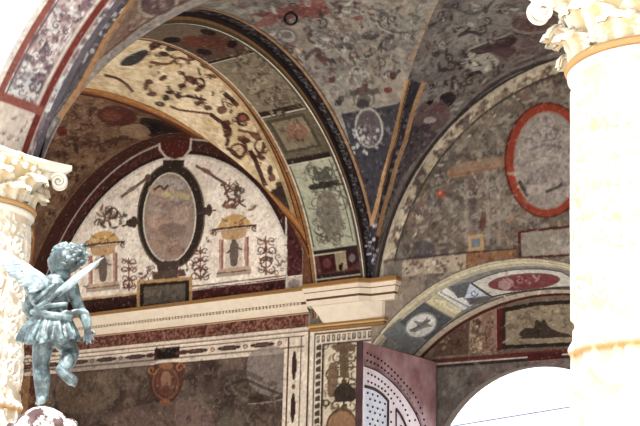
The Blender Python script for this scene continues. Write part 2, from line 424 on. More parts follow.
# ----- below the cornice
W.rect(-2.6, -.80, -.335, -.105, (206, 186, 164))
n4 = vnoise(W.H, W.W, 3, 8)
fz = (V < -.118) & (V > -.178) & (U < -.335)
paintmask(W, fz, (116, 66, 52)); paintmask(W, fz & (n4 > .6), (160, 108, 88), .7); paintmask(W, fz & (n4 < .3), (82, 44, 36), .7)
W.rect(-2.6, -.182, -.335, -.178, (60, 36, 32)); W.rect(-2.6, -.205, -.335, -.200, (120, 60, 50)); W.rect(-2.6, -.212, -.335, -.2085, (225, 210, 190))
for zz in (-.222, -.272): W.rect(-2.6, zz-.003, -.36, zz+.001, (86, 44, 40))
xx = -2.5
while xx < -.47:
    W.fill(ellpts(xx, -.247, .075, .0125), (74, 48, 44)); W.fill(ellpts(xx, -.247, .05, .006), (104, 76, 66))
    W.fill(ellpts(xx+.105, -.247, .014, .011), (130, 74, 66)); W.fill(ellpts(xx+.105, -.247, .006, .005), (205, 180, 160))
    xx += .21
c = inv0([(167, 352)])[0]
W.rect(c[0]-.085, -.274, c[0]+.085, -.214, (70, 46, 36)); W.rect(c[0]-.065, -.268, c[0]+.065, -.226, (48, 36, 32)); W.grot([(157, 349), (178, 347), (178, 355), (157, 357)], 10, [(96, 76, 60), (36, 28, 26)], (2, 5), .8, 20)
for s_ in (-1, 1): W.fill(ellpts(c[0]+s_*.115, -.247, .03, .012), (92, 56, 50))
# big painting
px0 = inv0([(283.5, 350)])[0][0]; 
W.rect(-2.15, -.80, px0, -.300, (92, 72, 62)); W.rect(-2.6, -.30, px0+.004, -.296, (96, 50, 42)); W.rect(px0, -.8, px0+.006, -.296, (96, 52, 44))
pm = (U < px0) & (U > -2.15) & (V < -.302)
W.blotch(.16, [(124, 98, 84), (66, 48, 42), (112, 100, 84)], .5, .15, .7, mask=pm); W.blotch(.05, [(62, 46, 40), (120, 98, 84), (100, 80, 66)], .58, .1, .55, mask=pm)
W.ppoly([(252, 352), (283, 349), (283, 392), (262, 394), (248, 380)], (138, 122, 112), .8, True); W.ppoly([(60, 380), (100, 372), (120, 395), (90, 412), (60, 410)], (128, 104, 76), .35, True)
W.ppoly([(120, 412), (160, 402), (205, 404), (214, 430), (120, 430)], (128, 100, 88), .4, True); W.ppoly([(176, 402), (200, 398), (214, 430), (180, 430)], (140, 108, 98), .4, True)
W.ppoly([(60, 362), (150, 356), (145, 366), (60, 372)], (80, 64, 64), .5, True)
W.pline([(222, 388), (245, 380), (262, 387), (283, 395)], 3, (64, 52, 46), .7); W.pline([(212, 402), (235, 396), (283, 404)], 2.5, (60, 50, 44), .6); W.pline([(248, 404), (270, 402), (284, 399)], 1.2, (160, 140, 120), .8); W.pline([(205, 378), (240, 372), (262, 380)], 5, (70, 56, 52), .5)
W.grot([(205, 370), (280, 385), (283, 425), (205, 425)], 60, [(70, 54, 46), (126, 110, 94), (58, 44, 38)], (4, 12), .4, 21); W.grot([(75, 372), (180, 366), (200, 425), (75, 425)], 70, [(74, 56, 46), (130, 104, 84), (62, 46, 38)], (4, 12), .35, 22)
# shield
W.ppoly([(150, 366), (182, 363), (183, 382), (176, 398), (165, 404), (154, 396), (149, 382)], (92, 56, 42), .9, True)
W.pring(165.5, 383, 13.5, 17, 2, (124, 80, 58), 0, .9); W.pell(165.5, 382, 10, 14, (112, 66, 48)); W.pell(166, 380, 5, 9, (146, 104, 80))
W.pell(166, 389, 4, 4, (104, 62, 44), 0, .8)
W.pell(165, 402, 5, 3.5, (136, 84, 54)); W.scroll(152, 370, 5, (150, 96, 60), 2); W.scroll(180, 368, 5, (150, 96, 60), 2, -1); W.pell(166, 366, 7, 3, (150, 96, 64))
# left framing of the painting (behind the statue)
for x0, x1, c1 in ((-2.6, -2.5, (84, 52, 40)), (-2.5, -2.32, (102, 66, 46)), (-2.32, -2.24, (150, 108, 66)), (-2.24, -2.15, (96, 56, 42)), (-2.15, -2.09, (160, 120, 84))):
    W.rect(x0, -.8, x1, -.30, c1)
W.grot([(20, 345), (50, 345), (50, 410), (20, 410)], 60, [(70, 42, 32), (140, 96, 60), (120, 70, 50)], (3, 8), .7, 30)
# vertical lozenge band right of the painting
W.rect(px0+.006, -.8, -.335, -.296, (212, 194, 172))
for xv in (px0+.028, -.375): W.rect(xv-.002, -.8, xv+.002, -.222, (110, 56, 48))
zz = -.36; xm = (px0+.028-.375)/2
while zz > -.85:
    W.fill(ellpts(xm, zz, .0125, .07), (76, 50, 42)); W.fill(ellpts(xm, zz-.10, .010, .012), (130, 84, 70)); zz -= .2
W.rect(-.335, -.8, -.322, -.2, (90, 50, 40)); W.rect(-.322, -.8, -.25, -.19, (216, 200, 180))
# pilaster panel
W.rect(-.322, -.8, .14, -.19, (214, 198, 176)); W.rect(-.30, -.225, .2, -.217, (120, 86, 60)); W.rect(-.30, -.8, -.292, -.217, (96, 70, 54))
x_ = -.285
while x_ < .12:
    W.rect(x_, -.262, x_+.017, -.231, (88, 72, 60)); W.rect(x_+.004, -.252, x_+.012, -.236, (176, 158, 134)); x_ += .029
z_ = -.28
while z_ > -.8:
    W.fill(np.array([(-.288, z_), (-.262, z_+.012), (-.258, z_-.016), (-.285, z_-.018)]), (92, 74, 60)); z_ -= .034
W.rect(-.25, -.8, -.242, -.268, (70, 40, 34)); W.rect(-.25, -.275, .2, -.266, (70, 40, 34))
W.rect(-.238, -.8, .14, -.277, (206, 188, 160))
W.grot([(323, 345), (358, 343), (357, 425), (322, 425)], 18, [(110, 88, 64), (140, 112, 84)], (3, 7), .7, 40)
W.candel(344, 410, 346, 26, [(92, 70, 52), (112, 88, 62), (130, 100, 72)], .95, 41)
W.ppoly([(330, 346), (342, 343), (346, 342), (357, 345), (352, 352), (348, 352), (349, 378), (340, 378), (340, 352), (336, 351)], (112, 86, 62), .95)
W.ppoly([(329, 366), (336, 364), (338, 378), (334, 396), (328, 394)], (118, 90, 66), .9, True); W.ppoly([(334, 392), (345, 382), (356, 392), (354, 400), (338, 402)], (70, 58, 48), 1, True)
W.pell(326, 403, 4, 4, (92, 72, 56)); W.pell(326, 403, 1.8, 1.8, (190, 170, 140)); W.pell(342, 428, 16, 20, (104, 80, 58)); W.pell(342, 428, 14, 17, (160, 116, 80))
# right of impost down to the niche
paintmask(W, (U > .02) & (U < .3) & (V > -.30) & (V < .02), (146, 128, 112))
# ----- right lunette
eR = emask(1.075, -.115, 1.045, 1.03)
mR = (U > -.02) & (V > -.02)
# (base stays) blotches
lunR = mR & (eR < 1.0)
W.blotch(.13, [(98, 86, 80), (134, 120, 106), (120, 98, 84)], .52, .12, .6, mask=lunR); W.blotch(.035, [(160, 148, 130), (80, 68, 62)], .58, .08, .6, mask=lunR); W.grot([(400, 255), (440, 165), (500, 108), (566, 88), (566, 225), (515, 250)], 90, [(84, 72, 68), (160, 148, 132), (132, 102, 84), (146, 136, 122)], (3, 9), .55, 173)
band = mR & (eR < .985) & (eR > .83)
paintmask(W, band, (154, 132, 114)); W.blotch(.04, [(196, 180, 152), (130, 104, 90), (92, 76, 74), (186, 170, 140)], .53, .07, .85, mask=band)
W.grot([(384, 260), (400, 205), (440, 145), (500, 85), (566, 62), (566, 84), (505, 106), (452, 165), (414, 245)], 60, [(84, 70, 70), (196, 182, 156), (150, 104, 76), (110, 90, 84)], (2.5, 7), .75, 172)
paintmask(W, mR & (abs(eR-.975) < .018), (70, 60, 58)); paintmask(W, mR & (abs(eR-.945) < .008), (176, 160, 140)); paintmask(W, mR & (abs(eR-.83) < .01), (84, 76, 62)); paintmask(W, mR & (eR >= .99), (104, 92, 88))
# tabernacle, faded
W.ppoly([(448, 170), (462, 163), (490, 158), (510, 157), (509, 166), (480, 172), (452, 178)], (156, 122, 92), .7, True); W.pline([(448, 176), (508, 166)], 2.5, (150, 96, 68), .8); W.pline([(440, 158), (470, 150), (506, 143)], 2, (130, 100, 80), .5)
for x in (466, 474, 487, 498): W.pline([(x, 178), (x+1, 246)], 3.4, (156, 138, 126) if x != 474 else (104, 84, 84), .5, False)
W.grot([(462, 170), (500, 166), (502, 236), (464, 242)], 40, [(160, 144, 134), (96, 78, 78), (140, 108, 84), (176, 160, 144)], (3, 8), .55, 50)
W.grot([(420, 190), (450, 165), (460, 245), (418, 252)], 40, [(150, 138, 126), (98, 84, 78), (164, 150, 136)], (3, 8), .5, 51)
W.grot([(452, 130), (500, 105), (500, 155), (450, 160)], 26, [(130, 120, 108), (92, 82, 76), (146, 122, 96)], (3, 8), .45, 52)
W.grot([(500, 205), (520, 215), (518, 245), (500, 246)], 16, [(170, 116, 74), (150, 130, 110), (120, 96, 80)], (3, 8), .6, 53)
W.pell(441, 194, 4.2, 4.2, (172, 76, 48), 0, .9); W.pell(440, 193, 1.6, 1.6, (200, 120, 90)); W.ppoly([(415, 246), (424, 240), (434, 246), (432, 256), (417, 258)], (84, 78, 84), .7, True)
W.pell(483, 221, 3, 10, (104, 64, 58), .1, .8); W.ppoly([(468, 236), (483, 234), (484, 250), (469, 252)], (176, 138, 92)); W.ppoly([(471, 239), (480, 238), (480, 247), (472, 248)], (112, 120, 128))
# red oval
W.pell(547, 160, 42.5, 58, (156, 62, 38), .03); W.pring(547, 160, 42.5, 58, 1.6, (110, 48, 34), .03); W.pell(547, 160.5, 33.5, 49.5, (170, 112, 88), .03); W.pell(547, 160.5, 32.3, 48.3, (152, 138, 128), .03)
W.grot(ellpts(547, 160, 27, 42), 90, [(126, 110, 104), (172, 160, 150), (110, 96, 100), (178, 166, 148), (140, 120, 108)], (5, 14), .5, 55)
W.pline([(519, 181), (523, 188), (528, 196)], 3.5, (66, 60, 58), .9); W.pline([(546, 192), (556, 188), (562, 184)], 3, (84, 72, 66), .9); W.pell(535, 190, 9, 5, (176, 160, 146), -.3, .6); W.pline([(530, 150), (545, 145), (562, 148)], 3, (112, 98, 102), .6)
# lower right panel and stripes
W.ppoly([(518, 230.5), (600, 222), (600, 254), (519, 259.5)], (98, 44, 38)); W.ppoly([(521, 233), (600, 225), (600, 252), (522, 256.5)], (146, 134, 120))
W.grot([(523, 235), (570, 230), (570, 250), (523, 254)], 22, [(168, 156, 140), (116, 104, 96), (128, 104, 96)], (3, 8), .5, 56)
W.pline([(384, 261), (430, 256), (470, 252), (517, 249)], 1.6, (78, 66, 60), 1, False)
W.ppoly([(402, 261), (466, 254), (466, 270), (402, 277)], (170, 150, 128)); W.grot([(404, 262), (465, 256), (465, 268), (404, 275)], 36, [(96, 80, 68), (200, 186, 164), (120, 90, 70)], (2, 5), .8, 57)
W.ppoly([(466, 254), (516, 249.5), (516, 262), (490, 263), (466, 268)], (142, 96, 62)); W.grot([(467, 255), (515, 251), (515, 261), (467, 267)], 24, [(110, 66, 44), (176, 124, 80), (120, 106, 92)], (2, 6), .6, 58)
W.ppoly([(384, 263), (402, 261), (402, 277), (384, 280)], (128, 116, 106), .8); W.grot([(400, 280), (440, 276), (420, 300), (400, 310)], 14, [(124, 110, 98), (166, 150, 132)], (4, 10), .5, 59)
# niche rim
tt = np.linspace(.70, PI-.70, 90)
W.line(np.stack([NX+(NR+.006)*np.cos(tt), NZ+(NR+.006)*np.sin(tt)], 1), .010, (190, 174, 140)); W.line(np.stack([NX+(NR+.014)*np.cos(tt), NZ+(NR+.014)*np.sin(tt)], 1), .005, (112, 98, 84))
W.mottle(.14, .03); W.tone(1.2, .86)

# ================================================================== VAULT PAINTING
def webB(bay, base, lo, hi, res=.0035):
    return Canvas(min(lo, hi), max(lo, hi), 0, PI*AY, base, inv_barrel_x(YC, AY, ZC, bay['h']), res)
def webA(bay, base, y0, y1, res=.0035):
    return Canvas(0, PI*bay['a'], y0, y1, base, inv_barrel_y(bay['xc'], bay['a'], ZC, bay['h']), res)
grey = [(104, 92, 90), (88, 74, 78), (120, 104, 96), (166, 156, 146), (110, 78, 74)]
# --- right bay, web above the transverse arch
B = webB(RB, (134, 130, 118), -.05, 1.12)
B.blotch(.16, [(150, 140, 128), (122, 110, 104), (146, 132, 114)], .5, .12, .7); B.blotch(.04, [(158, 148, 136), (112, 102, 98)], .62, .08, .5)
B.grot([(215, 0), (470, 0), (420, 60), (405, 78), (345, 105), (300, 70), (250, 25)], 250, grey, (2.5, 8), .6, 60)
B.grot([(215, 0), (400, 0), (395, 70), (345, 100), (300, 65), (250, 25)], 60, [(76, 62, 66), (112, 66, 62), (170, 162, 152)], (3, 8), .65, 61)
B.ppoly([(252, 14), (280, 10), (300, 4), (324, 6), (330, 12), (318, 18), (296, 18), (262, 27), (254, 24), (264, 18)], (134, 72, 68), .8, True); B.ppoly([(300, 2), (322, 0), (326, 10), (310, 14)], (146, 76, 70), .7, True)
B.grot([(255, 14), (325, 2), (325, 16), (262, 26)], 16, [(110, 60, 60), (160, 120, 110)], (3, 8), .5, 62)
B.pell(287, 36, 11, 8, (156, 148, 136), .3, .9); B.pring(287, 36, 11, 8, 2, (110, 98, 92), .3, .8); B.pell(287, 35, 5, 3.5, (120, 108, 100))
g_ = 0; B.pell(299, 50, 2.4, 1.6, (170, 112, 66))
for P, w, c in (([(305, 60), (312, 52), (318, 50), (322, 58), (334, 61)], 4, (92, 66, 68)), ([(335, 47), (345, 44), (353, 47)], 4, (100, 90, 92)), ([(340, 47), (352, 49)], 2, (80, 70, 76)), ([(350, 55), (354, 62), (357, 70)], 1.6, (92, 82, 78)), ([(377, 20), (381, 28), (392, 32), (410, 32), (428, 27)], 1.5, (86, 76, 66)), ([(376, 18), (379, 27), (391, 33)], 1, (170, 160, 140)),
        ([(390, 78), (396, 74), (400, 70)], 3, (90, 74, 70)), ([(330, 12), (338, 22), (350, 26)], 1.5, (120, 100, 90)), ([(372, 8), (384, 14), (392, 22)], 1.4, (110, 96, 90)), ([(318, 30), (330, 36), (340, 34)], 2, (110, 100, 100)), ([(380, 46), (388, 50), (396, 46)], 3.4, (104, 92, 92)), ([(362, 36), (372, 38), (378, 34)], 4, (88, 76, 76))):
    B.pline(P, w, c, .85)
B.pell(388, 90, 4, 3, (128, 58, 50)); B.pell(358, 18, 5, 2.6, (132, 64, 58), 0, .8); B.pell(393, 76, 3, 4, (98, 56, 52)); B.pell(332, 80, 3, 3, (96, 60, 66))
for y in (3, 8, 13): B.pline([(334, y), (345, y-1.5), (360, y+.5)], 2.4, (104, 98, 98), .7)
B.pell(364, 98, 11, 11, (98, 90, 86), 0, .8); B.pring(364, 100, 9, 8, 2, (140, 130, 116)); B.pell(363, 104, 6, 5, (72, 64, 66)); B.ppoly([(350, 90), (378, 88), (380, 94), (350, 96)], (86, 78, 74), .8)
B.pell(341, 99, 3, 4, (90, 84, 74)); B.pell(338, 103, 3.5, 3.5, (74, 66, 60))
B.grot([(230, 0), (400, 0), (395, 72), (345, 102), (300, 62), (262, 30)], 75, [(78, 66, 70), (66, 56, 60), (110, 62, 58), (172, 166, 154), (96, 90, 88)], (3, 9), .8, 171)
B.pell(291, 12, 14, 6, (140, 74, 68), -.15, .5)
# blue spandrel with medallion
B.ppoly([(341, 113), (360, 110), (396, 103), (404, 100), (385, 170), (374, 224), (362, 190), (352, 150)], (66, 62, 72), .95)
B.pline([(341, 113), (360, 110), (398, 102.5)], 1.6, (150, 142, 132), .8, False)
bs = [(88, 84, 94), (46, 42, 50), (122, 116, 116), (80, 70, 74)]
B.grot([(344, 115), (398, 106), (374, 215), (360, 180)], 90, bs, (2, 6), .6, 63)
B.pell(369, 128, 14, 20, (104, 98, 100), -.12); B.pring(369, 128, 14, 20, 1.5, (160, 152, 142), -.12); B.pell(369, 128, 11, 17, (98, 84, 88), -.12)
B.grot(ellpts(369, 130, 10, 15), 16, [(84, 66, 72), (140, 128, 128), (120, 106, 106)], (3, 7), .7, 64)
for i in range(26):
    x = 352+random.random()*26; y = 128+random.random()*28; B.pell(x, y, random.uniform(.8, 2.2), random.uniform(.7, 1.6), (178, 176, 172), random.random()*3, .75)
# orange blotch up the groin
B.ppoly([(414, 76), (411, 58), (418, 44), (424, 26), (432, 8), (440, 0), (446, 0), (434, 30), (426, 52), (418, 76)], (166, 128, 92), .65, True); B.ppoly([(431, 60), (414, 70), (427, 40), (442, 0), (462, -20), (452, 8), (437, 40)], (134, 124, 114), .8, True)
B.grot([(414, 70), (424, 70), (446, 5), (432, 5)], 22, [(90, 76, 70), (170, 130, 90), (150, 140, 126)], (2, 6), .6, 65)
# border strip next to the arch face: orange line, dark patterned band, orange line
def strip_band(cv, x0, sgn=1):
    vv = (0, PI*AY)
    cv.rect(x0, 0, x0+.074, vv[1], (46, 38, 40))
    g = random.Random(5); v = .05
    while v < vv[1]-.02:
        cv.fill(ellpts(x0+.028, v, .014, .012), g.choice([(92, 82, 82), (80, 70, 78), (70, 52, 50)])); cv.fill(ellpts(x0+.028, v, .006, .005), (48, 40, 42))
        cv.fill(ellpts(x0+.028+g.uniform(-.012, .012), v+.021, .008, .005), (112, 104, 104)); v += .042
    cv.rect(x0+.054, 0, x0+.072, vv[1], (160, 120, 78)); cv.rect(x0+.069, 0, x0+.074, vv[1], (92, 66, 48))
strip_band(B, 0.0)
# --- right bay, web above the right lunette
A = webA(RB, (126, 119, 112), YC-.02, .02)
A.blotch(.15, [(144, 134, 126), (108, 98, 96), (128, 112, 104)], .5, .12, .7); A.blotch(.04, [(140, 130, 120), (86, 74, 74)], .62, .08, .5)
A.grot([(440, 0), (560, 0), (562, 55), (500, 76), (440, 125), (420, 110), (425, 60)], 190, [(90, 78, 78), (76, 62, 66), (134, 122, 112), (106, 84, 84)], (2.5, 8), .6, 70)
A.ppoly([(468, 62), (476, 50), (490, 44), (508, 30), (540, 22), (560, 30), (560, 50), (520, 56), (500, 66), (480, 72)], (110, 84, 82), .5, True)
A.ppoly([(466, 58), (475, 50), (486, 52), (498, 60), (496, 66), (482, 74), (470, 68)], (168, 160, 146), .9, True); A.grot([(468, 54), (494, 54), (492, 68), (474, 72)], 9, [(110, 96, 88), (196, 186, 168)], (2, 5), .8, 71)
A.ppoly([(470, 50), (484, 44), (496, 44), (516, 38), (512, 46), (498, 50), (480, 54)], (84, 62, 64), .9, True); A.ppoly([(490, 46), (500, 42), (516, 48), (508, 58), (496, 54)], (96, 66, 68), .8, True)
A.pline([(468, 50), (482, 44), (500, 38), (512, 32)], 1.6, (150, 140, 128)); A.pline([(458, 36), (470, 32), (482, 35)], 3, (80, 68, 68)); A.pline([(468, 76), (478, 72), (482, 74)], 3.4, (76, 62, 62))
A.grot([(440, 0), (530, 0), (520, 40), (500, 74), (440, 122), (428, 60)], 70, [(62, 50, 54), (74, 58, 60), (166, 158, 148)], (3, 9), .8, 170)
A.pring(535, 22, 26, 12, 2.5, (134, 122, 112), -.1); A.pell(535, 22, 22, 9.5, (116, 84, 80), -.1); A.grot(ellpts(535, 22, 18, 8), 10, [(142, 118, 106), (90, 64, 64)], (3, 8), .6, 72)
A.pline([(446, 50), (446, 58), (452, 63), (466, 61)], 1.4, (84, 74, 72)); A.pline([(485, 14), (490, 4), (500, -4)], 1.6, (84, 74, 74)); A.pline([(456, 8), (470, 14), (486, 10)], 2.4, (90, 80, 80), .7)
A.pell(516, 20, 4, 6, (96, 82, 82), .4, .6); A.pell(506, 44, 6, 3, (84, 60, 62), 0, .8); A.pline([(515, 66), (530, 60), (555, 50)], 3, (88, 74, 74), .6)
# pink ornament and dark corner near the groin
A.ppoly([(420, 105), (432, 102), (446, 104), (450, 116), (440, 128), (424, 132), (414, 122)], (112, 84, 84), .8, True); A.pell(439, 108, 6, 4, (124, 82, 82)); A.pell(430, 120, 6, 3, (164, 150, 146)); A.pell(426, 127, 5, 3, (84, 70, 84))
A.ppoly([(426, 102), (434, 100), (430, 106)], (50, 40, 46)); A.ppoly([(440, 96), (450, 92), (456, 97), (450, 106), (444, 102)], (60, 50, 56), .95, True); A.ppoly([(412, 124), (440, 134), (400, 180), (380, 230), (376, 220), (395, 150)], (84, 72, 80), .85)
A.grot([(412, 124), (440, 132), (400, 180), (384, 222), (395, 160)], 60, [(110, 86, 100), (60, 50, 60), (130, 118, 118), (104, 70, 76)], (2, 6), .65, 73)
A.pline([(380, 244), (404, 190), (436, 144), (470, 104), (502, 79), (534, 65), (566, 57)], 3.2, (74, 62, 62), .8); A.pline([(384, 226), (402, 186), (432, 142), (466, 102), (500, 76), (534, 61), (566, 53)], 1.5, (130, 116, 108), .8)
# groin band on both webs
for cv in (A, B):
    cv.ppoly([(369, 226), (399, 130), (409, 80), (424, 84), (410, 140), (383, 224), (376, 262), (368, 276)], (62, 58, 66), .95)
    g = random.Random(9)
    for i in range(60):
        t = g.random(); x0, x1 = 371+t*39, 381+t*42; y = 230-t*148; q = g.random()
        cv.pell(x0+(x1-x0)*q+1, y, g.uniform(1, 2.6), g.uniform(1, 2.4), g.choice([(110, 106, 124), (48, 44, 58), (134, 128, 130), (96, 80, 88)]), g.random()*3, .75)
    cv.pline([(372, 226), (384, 178), (396, 134), (408, 80)], 5.4, (178, 132, 84), 1, False); cv.pline([(374, 226), (386, 178), (398, 134), (410, 80)], 1, (112, 76, 48), 1, False)
    cv.pline([(378, 236), (390, 190), (406, 140), (424, 82)], 4.2, (174, 130, 84), 1, False); cv.pline([(376, 262), (384, 222)], 1.6, (130, 96, 70), .8, False)
    for i in range(22): cv.pell(366+g.random()*12, 222+g.random()*52, g.uniform(1, 2.6), g.uniform(.7, 1.6), g.choice([(190, 184, 190), (50, 42, 54), (140, 130, 140)]), g.random()*3, .8)
# --- right bay, web above the front arch
F_ = webA(RB, (150, 135, 120), YC*2-.02, YC+.02)
F_.blotch(.12, [(160, 145, 130), (120, 105, 100)], .5, .12, .7)
F_.ppoly([(28, 160), (41, 126), (60, 88), (88, 42), (116, 0), (130, -30), (170, -40), (133, 0), (108, 38), (84, 82), (60, 120), (40, 165)], (96, 88, 96), .95)
g = random.Random(12)
for i in range(190):
    t = g.random(); y = -10+t*150; x = 118-(y*.83)+g.uniform(0, 20)+(y > 90)*2; F_.pell(x, y, g.uniform(1, 3), g.uniform(.8, 2.2), g.choice([(176, 180, 182), (60, 50, 58), (130, 118, 124), (100, 80, 96), (196, 190, 186)]), g.random()*3, .8)
for cv in (F_, B):
    cv.ppoly([(129, 0), (200, 0), (200, 10), (150, 30), (118, 54), (84, 86), (80, 84), (108, 36)], (128, 100, 84), .95)
    cv.grot([(140, 0), (195, 0), (150, 25), (112, 50)], 24, [(96, 72, 74), (152, 132, 116), (104, 66, 62)], (3, 8), .7, 66)
    cv.pring(158, 5, 20, 13, 2.4, (150, 136, 122), -.15); cv.pell(158, 4, 17, 11, (104, 80, 80), -.15); cv.grot(ellpts(158, 4, 14, 9), 8, [(140, 120, 112), (84, 64, 66)], (3, 7), .7, 67)
    cv.ppoly([(116, 48), (128, 30), (133, 32), (120, 52)], (138, 82, 66), .7); cv.pline([(44, 136), (60, 113), (82, 84), (95, 69), (119, 50), (151, 26), (200, 1)], 8, (140, 130, 122), .9); cv.pline([(52, 120), (78, 84), (92, 66), (116, 45), (148, 21), (196, -4)], 1.4, (92, 76, 70), .8); cv.grot([(50, 130), (80, 92), (118, 54), (150, 30), (150, 22), (116, 46), (78, 84)], 18, [(110, 98, 100), (170, 160, 156)], (2, 5), .7, 68)
for cv in (F_, B):
    cv.pline([(60, 118), (82, 82), (95, 58), (108, 35), (121, 16), (134, -4)], 4, (176, 126, 72), .95); cv.pline([(64, 118), (86, 82), (112, 35), (138, -4)], 2.6, (150, 120, 92), .8)
# --- left bay webs
BL = webB(LB, (202, 180, 146), -1.35, -.28)
BL.blotch(.16, [(214, 194, 162), (180, 154, 118), (198, 172, 130)], .5, .12, .7); BL.blotch(.05, [(222, 204, 176), (168, 142, 108)], .62, .1, .5)
ob = [(92, 54, 44), (74, 42, 38), (108, 66, 50), (60, 40, 38)]
for P, w in (([(104, 75), (116, 78), (126, 84), (133, 92)], 2.4), ([(170, 106), (180, 110), (196, 112), (212, 114)], 2), ([(150, 62), (168, 64), (178, 58), (190, 60), (206, 56)], 2.6), ([(186, 96), (196, 98), (206, 100)], 2.4), ([(150, 50), (158, 46), (164, 42), (172, 44), (180, 40)], 3), ([(180, 90), (186, 80), (182, 72)], 2), ([(224, 93), (232, 100), (238, 106)], 4), ([(210, 114), (218, 120), (226, 126), (228, 140), (226, 146)], 3.4), ([(226, 148), (234, 152), (240, 158), (246, 150), (244, 142)], 3), ([(250, 150), (254, 158), (262, 152), (264, 142)], 3), ([(238, 130), (248, 132), (258, 134), (262, 126)], 2.6), ([(250, 150), (256, 162), (262, 178), (266, 186)], 4), ([(224, 60), (240, 72), (252, 88)], 1.6)):
    BL.pline(P, w, ob[int(w*10) % 3], .95)
for x, y, rx, ry in ((170, 92, 6, 2.6), (192, 80, 8, 4), (200, 88, 7, 3.4), (182, 86, 5, 3), (149, 82, 5, 3.4), (146, 86, 3, 6), (163, 78, 5, 3), (178, 96, 5, 3), (166, 98, 4, 4), (200, 102, 5, 3), (208, 108, 5, 3), (222, 110, 6, 5), (243, 118, 7, 6), (226, 124, 5, 6), (228, 134, 5, 5), (244, 140, 8, 4), (256, 136, 8, 4), (262, 158, 4, 3), (272, 178, 4, 5), (280, 184, 5, 4), (270, 170, 3, 6), (214, 76, 5, 3), (206, 66, 7, 3), (164, 54, 6, 3), (156, 44, 9, 4), (172, 48, 8, 4), (186, 52, 6, 3), (152, 94, 6, 3), (160, 104, 6, 3)):
    BL.pell(x, y, rx*.85, ry*.8, random.choice(ob), random.uniform(-.6, .6), .92)
BL.grot([(146, 44), (186, 38), (232, 78), (250, 110), (268, 150), (262, 172), (236, 150), (212, 112), (160, 100), (146, 84)], 70, ob+[(140, 98, 70)], (2.5, 6), .85, 80)
BL.scroll(243, 118, 8, (84, 46, 40), 2.4, 1, 1); BL.scroll(226, 130, 6, (84, 46, 40), 2.2, -1, 2); BL.scroll(200, 84, 7, ob[1], 2, 1, 3); BL.pell(243, 118, 3, 3, (140, 80, 66)); BL.pring(262, 146, 8, 8, 1.8, (92, 54, 44)); BL.pring(238, 150, 8, 7, 1.8, (92, 54, 44))
BL.ppoly([(120, 64), (128, 56), (142, 50), (148, 52), (140, 62), (128, 66)], (58, 52, 56), .95, True); BL.pline([(118, 62), (130, 54), (146, 48)], 1.6, (190, 180, 160))
BL.ppoly([(270, 192), (284, 186), (290, 196), (296, 212), (300, 224), (290, 216), (278, 202)], (52, 34, 36), .95, True)
BL.rect(-.35, 0, -.28, 3.3, (150, 98, 52)); BL.rect(-.352, 0, -.345, 3.3, (84, 48, 36)); BL.rect(-.375, 0, -.352, 3.3, (168, 140, 100), .8)
AL = webA(LB, (112, 82, 64), YC-.02, .02)
AL.blotch(.14, [(134, 104, 80), (90, 62, 50), (124, 92, 66)], .5, .12, .7); AL.blotch(.04, [(146, 118, 92), (84, 56, 46)], .6, .08, .5)
AL.grot([(60, 110), (86, 96), (150, 120), (158, 134), (110, 150), (70, 190), (40, 240), (36, 180)], 130, [(82, 50, 42), (94, 62, 48), (144, 112, 84), (72, 44, 40)], (2.5, 8), .75, 81)
AL.pring(117, 116, 20, 10, 2, (92, 54, 42), .1); AL.pell(117, 116, 18, 8, (92, 44, 38), .1, .9); AL.pell(112, 116, 10, 5, (120, 70, 54), .1, .7)
AL.ppoly([(140, 120), (150, 118), (172, 124), (186, 134), (160, 138), (146, 134)], (50, 34, 32), .95, True); AL.pell(155, 128, 6, 5, (40, 30, 34)); AL.ppoly([(120, 128), (140, 124), (150, 134), (132, 138)], (150, 120, 94), .7, True)
AL.pell(62, 131, 5, 5, (104, 44, 34), 0, .9); AL.pline([(104, 142), (128, 138)], 3, (84, 60, 50))
# dark band close to the lunette arch
AL.rect(0, -.085, PI*LB['a'], .02, (84, 50, 42)); AL.rect(0, -.09, PI*LB['a'], -.085, (140, 100, 70))
for cv, (c1, c2) in ((AL, ((122, 66, 38), (150, 96, 54))), (BL, ((150, 96, 50), (168, 116, 66)))):
    G = [(60, 86), (82, 91), (104, 95), (130, 103), (160, 115), (198, 138), (230, 163), (262, 190), (290, 217), (305, 238), (314, 262), (317, 282)]
    if cv is BL:
        cv.ppoly([(230, 163), (262, 190), (290, 217), (305, 238), (314, 262), (317, 284), (296, 300), (286, 250), (262, 200)], (78, 44, 38)); cv.ppoly([(292, 222), (304, 240), (313, 264), (316, 282), (304, 284), (300, 250)], (120, 74, 48))
    cv.pline(G, 8, c1, .95); cv.pline([(x, y-2) for x, y in G], 2, c2, .9); cv.pline([(x-1, y+3) for x, y in G], 1.4, (74, 38, 30), .8)
# --- transverse arch soffit
T = Canvas(-.31, .01, 0, PI, (150, 142, 118), inv_barrel_x(ST['yc'], ST['r'], ST['zc'], ST['r']), .003)
T.blotch(.1, [(160, 152, 126), (132, 122, 102)], .5, .12, .7)
def vof(q): return T.inv([q])[0][1]
def span(qa, qb, c, m=.022): T.rect(-.3+m, min(vof(qa), vof(qb)), -m, max(vof(qa), vof(qb)), c)
T.rect(-.31, 0, .01, 3.15, (110, 84, 64))
span((330, 290), (338, 276), (120, 56, 50)); span((338, 274), (338, 252), (112, 60, 54))
span((334, 249), (322, 158), (168, 166, 140)); span((318, 154), (302, 108), (112, 98, 76)); span((300, 104), (255, 54), (134, 118, 96)); span((250, 50), (200, 30), (104, 76, 62))
T.rect(-.278, vof((200, 30)), -.022, vof((120, 50)), (128, 106, 84)); T.rect(-.278, vof((110, 60)), -.022, 3.1, (120, 100, 82))
